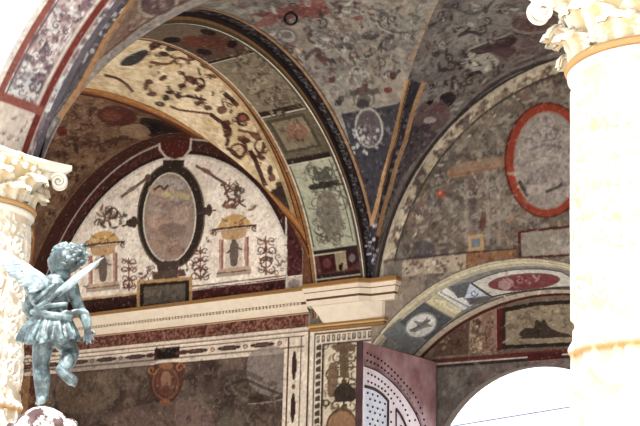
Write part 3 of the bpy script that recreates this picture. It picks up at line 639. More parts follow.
for q, w in (((336, 250), .012), ((320, 156), .014), ((301, 106), .014), ((252, 52), .012), ((338, 275), .010)):
    v = vof(q); T.rect(-.29, v-w, -.01, v+w, (66, 48, 42)); T.rect(-.29, v-w-.004, -.01, v-w+.002, (190, 180, 156))
# panel paintings
T.ppoly([(319, 256), (333, 253), (336, 270), (322, 274)], (84, 38, 38)); T.pell(327, 263, 4, 5, (120, 64, 58)); T.ppoly([(346, 251), (357, 248), (359, 264), (348, 268)], (78, 40, 44)); T.pell(352, 258, 3, 4, (116, 104, 100))
T.ppoly([(335, 253), (345, 251), (347, 269), (337, 271)], (160, 140, 108)); T.ppoly([(339, 264), (343, 263), (342, 270), (339, 270)], (50, 40, 38))
gr = [(104, 100, 84), (84, 80, 72), (124, 116, 98), (112, 92, 80)]
T.candel(328, 242, 166, 30, gr, .85, 82); T.grot([(304, 168), (328, 162), (350, 240), (322, 246)], 50, gr, (2.5, 7), .65, 83)
T.ppoly([(308, 186), (320, 182), (338, 180), (340, 184), (328, 188), (310, 190)], (60, 54, 50), .95); T.ppoly([(318, 196), (330, 190), (338, 204), (342, 226), (334, 238), (324, 232), (318, 214)], (128, 116, 102), .8, True); T.ppoly([(313, 166), (320, 172), (326, 166), (328, 176), (316, 180)], (88, 84, 72), .9, True)
T.line([(-.262, vof((334, 247))+.01), (-.262, vof((322, 160)))], .004, (96, 92, 76)); T.line([(-.038, vof((334, 247))+.01), (-.038, vof((322, 160)))], .004, (96, 92, 76))
T.rect(-.255, vof((316, 148)), -.045, vof((304, 113)), (92, 78, 62)); T.rect(-.235, vof((315, 145)), -.065, vof((305, 116)), (136, 120, 94)); T.pell(297, 132, 10, 9, (150, 104, 84)); T.grot(ellpts(297, 131, 16, 13), 16, [(84, 62, 50), (168, 136, 110), (110, 84, 66)], (3, 6), .7, 84)
T.grot([(224, 52), (256, 48), (300, 96), (304, 104), (272, 118), (240, 76)], 110, [(92, 74, 60), (110, 92, 74), (158, 142, 116), (84, 60, 50)], (2.5, 7), .7, 85)
T.pell(196, 42, 14, 6, (116, 66, 48), .15); T.pell(216, 43, 16, 7, (110, 60, 46), .3, .8); T.pell(232, 44, 5, 4, (58, 34, 36)); T.pell(172, 40, 9, 3, (60, 44, 44)); T.pell(204, 52, 8, 3, (62, 44, 42), .2); T.pell(208, 32, 8, 3, (58, 44, 42), .2)
T.rect(-.30, 0, -.292, 3.15, (84, 48, 36)); T.rect(-.292, 0, -.275, 3.15, (160, 108, 60)); T.rect(-.275, 0, -.270, 3.15, (196, 186, 160)); T.rect(-.006, 0, .01, 3.15, (204, 196, 180)); T.rect(-.020, 0, -.006, 3.15, (104, 88, 70))
T.mottle(.12, .03); T.tone(1.25, .85, .9)
# --- front arch soffit
FR = 1.125; FZ = -.34; FX = 1.07
FS = Canvas(.2, PI*FR-.2, -2.33, -2.03, (206, 196, 192), inv_barrel_y(FX, FR, FZ, FR), .003)
FS.blotch(.055, [(112, 96, 108), (136, 110, 122), (176, 190, 194), (190, 164, 160)], .5, .09, .8); FS.blotch(.025, [(84, 72, 84), (216, 212, 210), (150, 116, 124)], .58, .07, .75)
vmax = PI*FR
FS.grot([(10, 96), (60, 10), (100, 0), (40, 100)], 90, [(92, 80, 92), (110, 84, 98), (226, 222, 218), (146, 118, 124)], (2.5, 7), .75, 86)
for y0, w, c in ((-2.30, .05, (214, 206, 198)), (-2.105, .05, (186, 168, 158))): FS.rect(.2, y0-w/2, vmax, y0+w/2, c)
FS.rect(.2, -2.288, vmax, -2.262, (158, 90, 78)); FS.rect(.2, -2.114, vmax, -2.084, (138, 58, 50)); FS.rect(.2, -2.06, vmax, -2.03, (110, 100, 108)); FS.rect(.2, -2.258, vmax, -2.252, (120, 100, 100)); FS.rect(.2, -2.124, vmax, -2.119, (214, 200, 190))
v0 = FS.inv([(25, 105)])[0][0]; FS.rect(.2, -2.262, v0-.012, -2.114, (206, 190, 176)); FS.rect(v0-.016, -2.29, v0+.014, -2.09, (160, 92, 80)); FS.grot([(8, 118), (30, 118), (22, 150), (0, 150)], 14, [(160, 110, 90), (220, 214, 206), (120, 104, 110)], (3, 6), .6, 87)
for cv, g_, s_, m_ in ((B, 1.2, .8, .97), (A, 1.22, .8, 1.04), (F_, 1.2, .85, 1), (BL, 1.2, .95, .95), (AL, 1.2, .9, 1.15), (FS, 1.2, .85, .85)): cv.mottle(.13, .035); cv.tone(g_, s_, m_)
# ================================================================== BUILD CEILINGS
def bay_ceiling(name, bay, cv, n1=None):
    xc, a, h = bay['xc'], bay['a'], bay['h']; parts = []
    lo, hi = min(bay['x0'], bay['x1']), max(bay['x0'], bay['x1'])
    for side in ('x0', 'x1'):
        c = cv[side]; nn = (420, 200) if c[1] else (90, 20)
        ph = np.linspace(0, PI, nn[0]); t = np.linspace(0, 1, nn[1])
        xs = bay[side]; sg = 1 if xs < xc else -1
        xg = xc-sg*a*np.abs(np.cos(ph)); X = xs+(xg-xs)[:, None]*t[None]
        Y = np.broadcast_to((YC+AY*np.cos(ph))[:, None], X.shape); Z = np.broadcast_to((ZC+h*np.sin(ph))[:, None], X.shape)
        Ux = X if c[2] else 2*xc-X
        C = c[0].sample(Ux, np.broadcast_to((ph*AY)[:, None], X.shape))
        parts.append(gridpaint('', np.stack([X, Y, Z], 2), C, None, flip=(sg > 0)))
    for side in ('back', 'front'):
        c = cv[side]; nn = (440, 160) if c[1] else (90, 20)
        ps = np.linspace(0, PI, nn[0]); t = np.linspace(0, 1, nn[1])
        ys = 0.0 if side == 'back' else 2*YC; sg = 1 if side == 'back' else -1
        yg = YC+sg*AY*np.abs(np.cos(ps)); Y = ys+(yg-ys)[:, None]*t[None]
        X = np.broadcast_to((xc-a*np.cos(ps))[:, None], Y.shape); Z = np.broadcast_to((ZC+h*np.sin(ps))[:, None], Y.shape)
        C = c[0].sample(np.broadcast_to((ps*a)[:, None], Y.shape), Y)
        parts.append(gridpaint('', np.stack([X, Y, Z], 2), C, None, flip=(sg > 0)))
    return merge(name, parts, MF)
AF = Canvas(0, 3.4, YC*2-.02, YC+.02, (112, 90, 72), None, .01)
ceil_r = tag(bay_ceiling('ceiling', RB, dict(x0=(B, 1, 1), x1=(B, 0, 0), back=(A, 1, 1), front=(F_, 1, 1))), kind='structure')
ceil_l = tag(bay_ceiling('ceiling', LB, dict(x0=(BL, 1, 1), x1=(BL, 0, 0), back=(AL, 1, 1), front=(AF, 0, 1))), kind='structure')
ceil_l['label'] = 'cream and brown painted groin vault over the left bay'; ceil_r['label'] = 'grey painted groin vault over the right bay'
# transverse arch: soffit plus its two faces
def face_col(n, ph, front, col):
    C = np.broadcast_to(lin(col), (n, 13, 3)).copy()
    if front:
        C[:, :4] = lin((92, 80, 66)); C[:, 4:7] = lin((144, 108, 72)); C[:, 7:] = lin((52, 44, 46))
    return C*(1+.25*(vnoise(n, 13, 3, 5)-.5))[..., None]
def transverse(name, xa, xb, cv, dense=True):
    parts = []; n = 520 if dense else 80; m = 70 if dense else 6
    ph = np.linspace(0, PI, n)
    def prof(r_y, z): return r_y, z
    Yi = ST['yc']+ST['r']*np.cos(ph); Zi = ST['zc']+ST['r']*np.sin(ph)
    X = np.linspace(xa, xb, m)
    P = np.stack([np.broadcast_to(X[None], (n, m)), np.broadcast_to(Yi[:, None], (n, m)), np.broadcast_to(Zi[:, None], (n, m))], 2)
    parts.append(gridpaint('', P, cv.sample(P[..., 0]-xa-.30, np.broadcast_to(ph[:, None], (n, m))), None, flip=True))
    Yo = YC+AY*np.cos(ph); 
    for x, hh, col, fl in ((xb, RB['h'], (118, 104, 90), True), (xa, LB['h'], (120, 84, 56), False)):
        Zo = ZC+(hh+.004)*np.sin(ph); t = np.linspace(0, 1, 13)[None]
        P = np.stack([np.full((n, 13), x), Yi[:, None]*(1-t)+Yo[:, None]*t, Zi[:, None]*(1-t)+Zo[:, None]*t], 2)
        parts.append(gridpaint('', P, face_col(n, ph, x == xb, col), None, flip=fl))
    return merge(name, parts, MF)
tr = tag(transverse('trim_1', -.30, 0.0, T), 'painted transverse arch with green and brown panels on its soffit', kind='structure')
# front arcade wall: two arches in view of the place, one further right
def arcade(name):
    parts = []
    P = []
    yf, yb, top = -2.31, -2.036, 1.75
    def arch(xc, R, zc, dense):
        th0 = math.asin(-zc/R) if zc < 0 else 0
        th = np.linspace(th0, PI-th0, 500 if dense else 60); m = 90 if dense else 4
        Yv = np.linspace(yf, yb, m)
        X = np.broadcast_to((xc-R*np.cos(th))[:, None], (len(th), m)); Z = np.broadcast_to((zc+R*np.sin(th))[:, None], X.shape); Y = np.broadcast_to(Yv[None], X.shape)
        parts.append(gridpaint('', np.stack([X, Y, Z], 2), FS.sample(np.broadcast_to((th*FR)[:, None], X.shape), Y), None, flip=True))
        for y, fl in ((yf, True), (yb, False)):
            t = np.linspace(0, 1, 12)[None]; Zt = Z[:, :1]*(1-t)+top*t
            Pp = np.stack([np.broadcast_to(X[:, :1], Zt.shape), np.full(Zt.shape, y), Zt], 2)
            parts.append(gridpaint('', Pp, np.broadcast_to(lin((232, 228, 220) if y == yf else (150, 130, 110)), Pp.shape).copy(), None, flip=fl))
    arch(FX, FR, FZ, True); arch(-1.20, 1.14, -.34, False); arch(3.46, 1.125, -.34, False)
    def blk(x0, x1, z0, z1):
        b = MB(); b.box(x0, x1, yf, yb, z0, z1, lin((232, 228, 220))); parts.append((np.concatenate(b.V), np.array(b.F), np.concatenate(b.C)))
    e0 = math.sqrt(FR**2-FZ**2); e1 = math.sqrt(1.14**2-.34**2)
    blk(-1.20+e1, FX-e0, 0, top); blk(FX+e0, 3.46-e0, 0, top); blk(-2.75, -1.20-e1, FLOOR, top); blk(3.46+e0, 4.9, FLOOR, top); blk(-2.75, 4.9, top, top+.2)
    return merge(name, parts, MFs)
tag(arcade('wall_front'), kind='structure')
# ================================================================== BACK WALL MESH
def wall_back():
    parts = []
    def g(x0, x1, nx, zlo, zhi, nz, cv=W, y=0.0):
        xs = np.linspace(x0, x1, nx); lo = zlo(xs) if callable(zlo) else np.full(nx, zlo); hi = zhi(xs) if callable(zhi) else np.full(nx, zhi)
        t = np.linspace(0, 1, nz)[None]; Z = lo[:, None]*(1-t)+hi[:, None]*t; X = np.broadcast_to(xs[:, None], Z.shape)
        parts.append(gridpaint('', np.stack([X, np.full(Z.shape, y), Z], 2), cv.sample(X, Z), None, flip=False))
    d = .0048
    xl = .04; xr = 2*NX-xl
    arc = lambda xs: NZ+np.sqrt(np.maximum(NR**2-(xs-NX)**2, 0))
    zl = float(arc(np.array([xl]))[0])
    def rr(a, b): return max(3, int(abs(b-a)/d))
    topL = lambda xs: np.where(np.abs(xs+1.29) < .97, -.115+1.05*np.sqrt(np.maximum(0, 1-((xs+1.29)/.985)**2))+.03, .02)
    topR = lambda xs: np.where(np.abs(xs-1.075) < 1.04, -.10+1.06*np.sqrt(np.maximum(0, 1-((xs-1.075)/1.045)**2))+.03, .02)
    g(-2.6, -.30, rr(-2.6, -.30), -.78, 0.0, rr(-.78, 0)); g(-2.27, -.30, rr(-2.27, -.30), 0.0, topL, rr(0, .95))
    g(-.30, xl, rr(-.30, xl), -.78, 0.0, rr(-.78, .0)); g(-.30, 0, rr(-.3, 0), 0, .1, 20)
    g(xl, 1.3, rr(xl, 1.3), arc, topR, 200)
    g(.0, xl, rr(0, xl)+4, .0, topR, rr(0, .5))
    g(1.3, xr, 20, arc, topR, 40); g(xr, 2.13, 20, -.78, .1, 20); g(xr, 2.1, 20, .1, topR, 20)
    g(-2.75, xl, 8, FLOOR, -.78, 4); g(xr, 4.9, 8, FLOOR, -.78, 4); g(2.12, 4.9, 8, -.78, 1.0, 4)
    b = MB(); b.box(-2.75, .0, .05, .60, FLOOR, 1.75, lin((200, 190, 175))); b.box(1.45, 4.9, .05, .60, FLOOR, 1.75, lin((200, 190, 175))); b.box(.0, 1.45, .05, .60, .06, 1.75, lin((200, 190, 175)))
    parts.append((np.concatenate(b.V), np.array(b.F), np.concatenate(b.C)))
    return merge('wall_back', parts, MF)
wb = tag(wall_back(), kind='structure')
# niche: splayed soffit and jambs
def inv_niche(q):
    d = ray(q); lo = np.full(len(d), -.2); hi = np.full(len(d), .6)
    def f(y):
        s = (y-CAM[1])/d[:, 1]; P = CAM+s[:, None]*d; t = y/ND
        cx = NX+(NX2-NX)*t; cz = NZ+(NZ2-NZ)*t; R = NR+(NR2-NR)*t
        return np.hypot(P[:, 0]-cx, P[:, 2]-cz)-R, P, cx, cz
    for _ in range(40):
        mid = (lo+hi)/2; v = f(mid)[0]; up_ = v > 0; hi = np.where(up_, mid, hi); lo = np.where(up_, lo, mid)
    v, P, cx, cz = f((lo+hi)/2); return np.stack([np.arctan2(P[:, 2]-cz, -(P[:, 0]-cx)), (lo+hi)/2], 1)
NC = Canvas(.0, PI, -.01, ND+.01, (188, 176, 150), inv_niche, .0025)
NC.blotch(.08, [(204, 194, 168), (168, 156, 140)], .5, .12, .7)
NC.rect(0, .045, PI, ND-.065, (138, 138, 134)); NC.blotch(.05, [(120, 122, 122), (158, 154, 146), (140, 130, 112)], .55, .1, .4)
NC.rect(0, 0, PI, .02, (206, 194, 158)); NC.rect(0, .02, PI, .045, (186, 172, 144)); NC.rect(0, .043, PI, .047, (140, 130, 116)); NC.rect(0, ND-.062, PI, ND-.026, (196, 178, 152)); NC.rect(0, ND-.026, PI, ND, (112, 52, 44)); NC.rect(0, ND-.07, PI, ND-.062, (110, 92, 84))
NC.ppoly([(382, 334), (400, 318), (424, 344), (408, 350)], (128, 134, 136), .9); NC.ppoly([(400, 322), (424, 303), (452, 319), (428, 341)], (100, 100, 106))
NC.pell(421, 325.5, 17, 12, (216, 212, 204), -.45); NC.pring(421, 325.5, 17, 12, 1.4, (150, 146, 142), -.45); NC.ppoly([(412, 332), (417, 325), (414, 321), (422, 322), (428, 317), (427, 323), (432, 326), (424, 328), (418, 331)], (140, 134, 128), .95, True); NC.pline([(410, 331), (420, 326), (430, 320)], 2.4, (128, 122, 116))
NC.ppoly([(426, 302), (436, 294), (462, 310), (454, 318)], (206, 190, 144)); NC.ppoly([(440, 300), (462, 309), (457, 315), (434, 300)], (224, 210, 176), .8); NC.ppoly([(437, 293), (446, 288), (474, 304), (464, 310)], (222, 218, 208)); NC.pline([(440, 292), (470, 308)], 1.2, (150, 156, 166)); NC.ppoly([(470, 301), (474, 302), (470, 305)], (90, 100, 130))
NC.ppoly([(450, 287), (472, 281), (466, 297), (458, 298)], (112, 112, 116)); NC.ppoly([(470, 282), (488, 296), (464, 299)], (196, 204, 218)); NC.pline([(470, 282), (488, 296), (464, 299), (470, 282)], 1.2, (120, 124, 140), 1, False); NC.scroll(474, 293, 4, (120, 130, 160), 1.2); NC.ppoly([(466, 299), (492, 297), (486, 303), (470, 305)], (110, 104, 100), .8)
NC.ppoly([(471, 283), (500, 272), (540, 269), (562, 272), (580, 282), (570, 286), (530, 291), (498, 297), (490, 297)], (206, 198, 184)); NC.pline([(471, 283), (500, 272), (540, 269), (562, 272), (580, 282)], 1.3, (110, 104, 100), 1, False); NC.pline([(471, 283), (492, 297), (530, 291), (572, 288)], 1.6, (90, 78, 72), 1, False)
NC.pell(524, 282, 36, 8.6, (128, 104, 104), -.08); NC.pell(524, 282, 35, 7.6, (152, 72, 76), -.08); NC.pell(506, 284, 8, 5, (186, 150, 148), -.2, .8); NC.grot(ellpts(520, 282, 28, 6), 18, [(176, 120, 120), (130, 54, 60), (192, 160, 156)], (3, 7), .5, 90)
NC.grot([(505, 292), (560, 286), (560, 292), (500, 299)], 10, [(230, 224, 210), (160, 148, 130)], (2, 5), .6, 91)
NC.mottle(.12, .03); NC.tone(1.2, .8)
def niche():
    parts = []
    xl = .05; y = np.linspace(0, ND, 110); t = y/ND
    CX = NX+(NX2-NX)*t; CZ = NZ+(NZ2-NZ)*t; R = NR+(NR2-NR)*t
    th0 = .70
    s0 = .709+(.873-.709)*t
    th = s0[None]+np.linspace(0, 1, 520)[:, None]*(PI-2*s0[None])
    X = CX[None]-R[None]*np.cos(th); Z = CZ[None]+R[None]*np.sin(th); Y = np.broadcast_to(y[None], X.shape)
    parts.append(gridpaint('', np.stack([X, Y, Z], 2), NC.sample(th, Y), None, flip=True))
    # jambs down to the floor
    for k in (0, -1):
        t2 = np.linspace(0, 1, 40)[:, None]; Zj = Z[k][None]*(1-t2)+FLOOR*t2; Xj = np.broadcast_to(X[k][None], Zj.shape); Yj = np.broadcast_to(y[None], Zj.shape)
        parts.append(gridpaint('', np.stack([Xj, Yj, Zj], 2), np.broadcast_to(lin((110, 84, 66)), (*Zj.shape, 3)).copy(), None, flip=(k == 0)))
    return merge('trim_2', parts, MF)
tag(niche(), 'painted splayed arch of the doorway with medallion and crimson oval', kind='structure')
# tympanum wall with door opening (plane y = ND)
invT = inv_plane_y(ND)
TY = Canvas(-.1, 1.6, -.8, .0, (128, 106, 88), invT, .003)
TY.blotch(.09, [(150, 128, 104), (104, 80, 66)], .5, .12, .6)
TY.ppoly([(432, 357), (438, 342), (462, 322), (468, 319), (468, 354)], (110, 80, 64)); TY.ppoly([(470, 319), (497, 309), (497, 351), (470, 354)], (168, 140, 112)); TY.grot([(472, 320), (480, 316), (480, 350), (472, 352)], 14, [(110, 80, 62), (200, 176, 146)], (3, 7), .7, 92); TY.ppoly([(482, 315), (496, 310), (496, 350), (482, 352)], (150, 104, 88), .7)
TY.grot([(436, 352), (440, 342), (466, 322), (494, 312), (494, 350)], 50, [(92, 62, 52), (170, 142, 114), (120, 86, 68), (84, 60, 54)], (3, 8), .6, 93)
TY.ppoly([(502, 308), (535, 302), (600, 298), (600, 345), (502, 349)], (66, 52, 44)); TY.ppoly([(506, 312), (536, 306), (600, 302), (600, 341), (506, 345)], (150, 130, 104)); TY.blotch(.03, [(112, 92, 72)], .62, .08, .0)
TY.grot([(507, 313), (570, 305), (570, 342), (507, 344)], 60, [(128, 108, 84), (172, 152, 124), (112, 92, 74)], (3, 8), .6, 94)
TY.ppoly([(519, 335), (526, 328), (534, 328), (536, 320), (541, 322), (544, 319), (548, 326), (556, 331), (570, 335), (552, 338), (530, 338)], (74, 58, 48), .95, True); TY.pline([(519, 338), (550, 337), (575, 336)], 1.5, (84, 64, 50))
TY.ppoly([(497, 309), (502, 308), (502, 350), (497, 351)], (108, 44, 40))
TY.rect(-.1, -.345, 1.6, -.324, (116, 54, 48)); TY.rect(-.1, -.353, 1.6, -.345, (196, 178, 160)); TY.rect(-.1, -.366, 1.6, -.353, (70, 58, 54)); TY.rect(-.1, -.8, 1.6, -.366, (118, 108, 100))
TY.blotch(.12, [(146, 134, 122), (98, 88, 82), (128, 104, 94)], .5, .12, .6, mask=(TY.grid()[1] < -.366)); TY.grot([(440, 370), (520, 356), (560, 360), (450, 420), (438, 420)], 40, [(98, 88, 84), (146, 134, 120)], (4, 12), .4, 95)
TY.ppoly([(528, 354), (562, 351), (562, 359), (528, 362)], (96, 44, 44)); TY.pline([(528, 362), (562, 359)], 1, (150, 110, 96), 1, False)
TY.mottle(.14, .03); TY.tone(1.25, .85)
DX, DZ, DR = .670, -.942, .554
def tymp():
    parts = []; Zs = lambda th: (DX-DR*np.cos(th), DZ+DR*np.sin(th))
    xs = np.linspace(.02, 1.42, 330)
    inner = np.abs(xs-DX) < DR
    lo = np.where(inner, DZ+np.sqrt(np.maximum(0, DR**2-(xs-DX)**2)), DZ); hi = np.full(xs.shape, .0)
    t = np.linspace(0, 1, 230)[None]; Z = lo[:, None]*(1-t)+hi[:, None]*t; X = np.broadcast_to(xs[:, None], Z.shape)
    parts.append(gridpaint('', np.stack([X, np.full(Z.shape, ND), Z], 2), TY.sample(X, Z), None))
    b = MB()
    for x0, x1 in ((.02, DX-DR), (DX+DR, 1.42)): b.box(x0, x1, ND, ND+.05, FLOOR, DZ, lin((118, 108, 100)))
    th = np.linspace(0, PI, 40); xs2, zs2 = Zs(th)
    P = np.stack([np.stack([xs2, np.full(40, yy), zs2], 1) for yy in (ND, ND+.05)], 1); b.grid(P, lin((112, 100, 92)), flip=True)
    P = np.stack([np.stack([xs2, np.full(40, ND+.05), zz], 1) for zz in (zs2, np.full(40, .0))], 1); b.grid(P, lin((118, 108, 100)), flip=True)
    parts.append((np.concatenate(b.V), np.array(b.F), np.concatenate(b.C)))
    return merge('trim_3', parts, MF)
tag(tymp(), 'painted tympanum wall around the arched doorway', kind='structure')
b = MB(); b.box(-2.75, -2.55, -2.06, .60, FLOOR, 1.75); tag(b.build('wall_left', M_plaster, None, False), kind='structure')
b = MB(); b.box(4.7, 4.9, -2.06, .05, FLOOR, 1.75); tag(b.build('wall_right', M_plaster, None, False), kind='structure')
b = MB(); b.box(-2.75, 4.9, -2.31, .60, 1.76, 1.95); tag(b.build('ceiling', M_plaster, None, False), 'roof slab over the gallery', kind='structure')
c3 = ceil_r.copy(); COL.objects.link(c3); c3.location.x = 2.42*S; c3['label'] = 'painted groin vault further right'; t3 = tr.copy(); COL.objects.link(t3); t3.location.x = 2.42*S; t3.name = 'trim_4'; t3['label'] = 'painted transverse arch at the right column'
b = MB(); b.box(-14, 16, -16, 8, FLOOR-.1, FLOOR); tag(b.build('floor', M_ground, None, False), kind='structure')

# ================================================================== CORNICE AND IMPOST
def offset(path, d):
    P = np.asarray(path, float); n = len(P); out = []
    def nrm(a, b):
        t = (b-a)/np.linalg.norm(b-a); return np.array([t[1], -t[0]])
    for i in range(n):
        if i == 0: o = nrm(P[0], P[1])*d
        elif i == n-1: o = nrm(P[-2], P[-1])*d
        else:
            a, b_ = nrm(P[i-1], P[i]), nrm(P[i], P[i+1]); m = (a+b_)/(1+a@b_); o = m*d
        out.append(P[i]+o)
    return np.array(out)
def sweep(mb, path, prof):
    """prof: list of (out, z, colour) ; colour applies to the face that starts there"""
    for (d0, z0, c0), (d1, z1, _) in zip(prof[:-1], prof[1:]):
        A = offset(path, d0); Bq = offset(path, d1)
        for i in range(len(path)-1):
            mb.add([(*A[i], z0), (*A[i+1], z0), (*Bq[i+1], z1), (*Bq[i], z1)], [(0, 3, 2, 1)], lin(c0))
cream, gold, dk, cr2 = (212, 196, 176), (140, 104, 64), (112, 78, 60), (196, 176, 152)
prof = [(0, .004, gold), (.052, .002, gold), (.056, -.012, gold), (.050, -.017, cream), (.046, -.03, cream), (.034, -.05, cream), (.030, -.058, cream), (.030, -.066, dk), (.020, -.068, dk), (.020, -.078, cream), (.028, -.079, cream), (.024, -.096, cream), (.008, -.112, gold), (.008, -.118, cr2), (0, -.119, cr2)]
mb = MB(); sweep(mb, [(-2.55, 0), (-.33, 0)], prof)
x = -2.54
while x < -.36:
    mb.box(x, x+.012, -.029, -.018, -.078, -.067, lin((206, 186, 160))); x += .021
tag(mb.build('trim_5', MFs, None, False, True), 'cream cornice with gilt top edge under the left lunette', kind='structure')
mb = MB(); ip = [(-.325, .0), (-.30, -.052), (-.012, -.052), (.03, -.014), (.15, -.014), (.15, .01)]
prof2 = [(-.05, .006, gold), (.0, .006, gold), (.030, .004, gold), (.034, -.014, (170, 124, 76)), (.029, -.018, cream), (.027, -.030, cream), (.022, -.036, dk), (.020, -.040, cream), (.014, -.058, cream), (.012, -.064, dk), (.004, -.066, dk), (.004, -.074, cream), (.012, -.075, cream), (.008, -.098, cream), (-.004, -.100, cream)]
sweep(mb, ip, prof2)
def frus(mb, top, bot, z0, z1, c):
    for i in range(len(top)-1): mb.add([(*top[i], z0), (*top[i+1], z0), (*bot[i+1], z1), (*bot[i], z1)], [(0, 3, 2, 1)], lin(c))
tp = [(-.31, .0), (-.285, -.05), (-.012, -.05), (.085, -.012), (.10, .01)]; bt = [(-.25, .0), (-.225, -.030), (-.03, -.030), (.085, -.010), (.10, .01)]
mb.add([(*q, -.098) for q in offset(ip, .0)]+[(-.1, .0, -.098)], [(0, 1, 2, 3, 4, 5, 6)], lin(cream))
frus(mb, tp, bt, -.098, -.178, (214, 198, 178))
mb2 = [(-.33, .0), (-.31, -.02), (.10, -.02), (.10, .01)]
sweep(mb, mb2, [(-.01, -.176, gold), (.010, -.178, gold), (.010, -.188, (190, 160, 110)), (.002, -.194, (120, 84, 56)), (.004, -.200, gold), (-.004, -.208, gold), (-.02, -.209, gold)])
tag(mb.build('trim_6', MFs, None, False, True), 'cream impost block with gilt mouldings carrying the arch', kind='structure')

# ================================================================== COLUMNS
def stone_mat(name, c1, c2):
    m, nt, b = new_mat(name, .75, .2)
    a = nt.nodes.new('ShaderNodeAttribute'); a.attribute_name = 'paint'; n = noisy(nt, 9)
    v = nt.nodes.new('ShaderNodeMixRGB'); v.blend_type = 'MULTIPLY'; v.inputs['Fac'].default_value = .25
    nt.links.new(a.outputs['Color'], v.inputs['Color1']); nt.links.new(n.outputs['Fac'], v.inputs['Color2']); nt.links.new(v.outputs['Color'], b.inputs['Base Color'])
    return m
M_stone = stone_mat('carved_white_stone', 0, 0)
CWH, CYE, CGO = lin((236, 230, 216)), lin((214, 172, 112)), lin((190, 150, 100))
def shaft_mesh():
    # height map of carved arabesques over angle x height
    c = Canvas(0, 1.2, -1.86, -.195, (0, 0, 0), None, .0028)
    c.img[:] = 0
    one = (255, 255, 255); g = random.Random(4)
    def up(P, w, a=1): c.line(P, w, one, a, sm=True)
    per = 1.2/6
    def sc(x, y, r, sgn, w=.006, turn=1.3):
        t = np.linspace(0, 1, 16); th = PI/2+sgn*turn*2*PI*t; rr = r*(1-.85*t); c.line(np.stack([x+rr*np.cos(th), y+rr*np.sin(th)], 1), w, one)
    for k in range(-1, 7):
        x0 = per*(k+.5)
        z = -.22
        while z > -.72:
            h = .13; up([(x0, z), (x0, z-h)], .008)
            for s_ in (-1, 1):
                sc(x0+s_*.032, z-.03, .024, s_); sc(x0+s_*.058, z-.085, .028, -s_); up([(x0, z-.01), (x0+s_*.03, z-.02), (x0+s_*.06, z-.045)], .007)
                up([(x0, z-.06), (x0+s_*.04, z-.055), (x0+s_*.085, z-.075)], .006); c.fill(ellpts(x0+s_*.085, z-.03, .008, .014), one); c.fill(ellpts(x0+s_*.03, z-.11, .012, .007, s_*.5), one)
                for j in range(3): c.fill(ellpts(x0+s_*(.02+.02*j), z-.045-.02*j, .005, .009, s_*.8), one)
            c.fill(ellpts(x0, z-.05, .014, .02), one); c.fill(ellpts(x0, z-.10, .010, .012), one); up([(x0-.03, z-.125), (x0+.03, z-.125)], .007); z -= h
        for s_ in (-1, 1):   # garlands below the band
            up([(x0+s_*.1, -.80), (x0+s_*.075, -.86), (x0+s_*.02, -.885), (x0, -.84)], .022); sc(x0+s_*.05, -.80, .02, s_)
        up([(x0-.012, -.90), (x0-.03, -1.3), (x0-.03, -1.84)], .012); up([(x0+.012, -.90), (x0+.03, -1.3), (x0+.03, -1.84)], .012); up([(x0, -.79), (x0, -.95)], .016)
        up([(x0+.1, -.9), (x0+.1, -1.84)], .02)
    h = c.img[..., 0]
    h = np.minimum(h, 1)
    hs = (h+np.roll(h, 1, 0)+np.roll(h, -1, 0)+np.roll(h, 1, 1)+np.roll(h, -1, 1))/5
    nz1 = vnoise(c.H, c.W, 5, 77); hs = np.clip(hs+.55*np.clip((nz1-.66)/.1, 0, 1), 0, 1); c.img = np.repeat(hs[..., None], 3, 2)
    nt_, nz = 420, 560
    t = np.linspace(0, 2*PI, nt_, endpoint=False); z = np.concatenate([np.linspace(-.195, -1.0, 440), np.linspace(-1.005, -1.84, nz-440)])
    R = np.interp(-z, [.195, .5, 1.0, 1.84], [.172, .180, .190, .196])
    R = R+.006*np.exp(-((z+.805)/.009)**2)
    H = c.sample(np.broadcast_to((t/(2*PI)*1.2)[None], (nz, nt_)), np.broadcast_to(z[:, None], (nz, nt_)))[..., 0]
    RR = R[:, None]+.009*H
    P = np.stack([RR*np.cos(t)[None], RR*np.sin(t)[None], np.broadcast_to(z[:, None], RR.shape)], 2)
    g2 = vnoise(nz, nt_, 26, 6)[..., None]; g2 = .12+.5*g2; yel = CWH*(1-g2)+CYE*g2
    C = CWH*H[..., None]+yel*(1-H[..., None])
    bd = np.exp(-((z+.817)/.010)**2)[:, None, None]; C = C*(1-bd)+CGO*bd
    return P, C
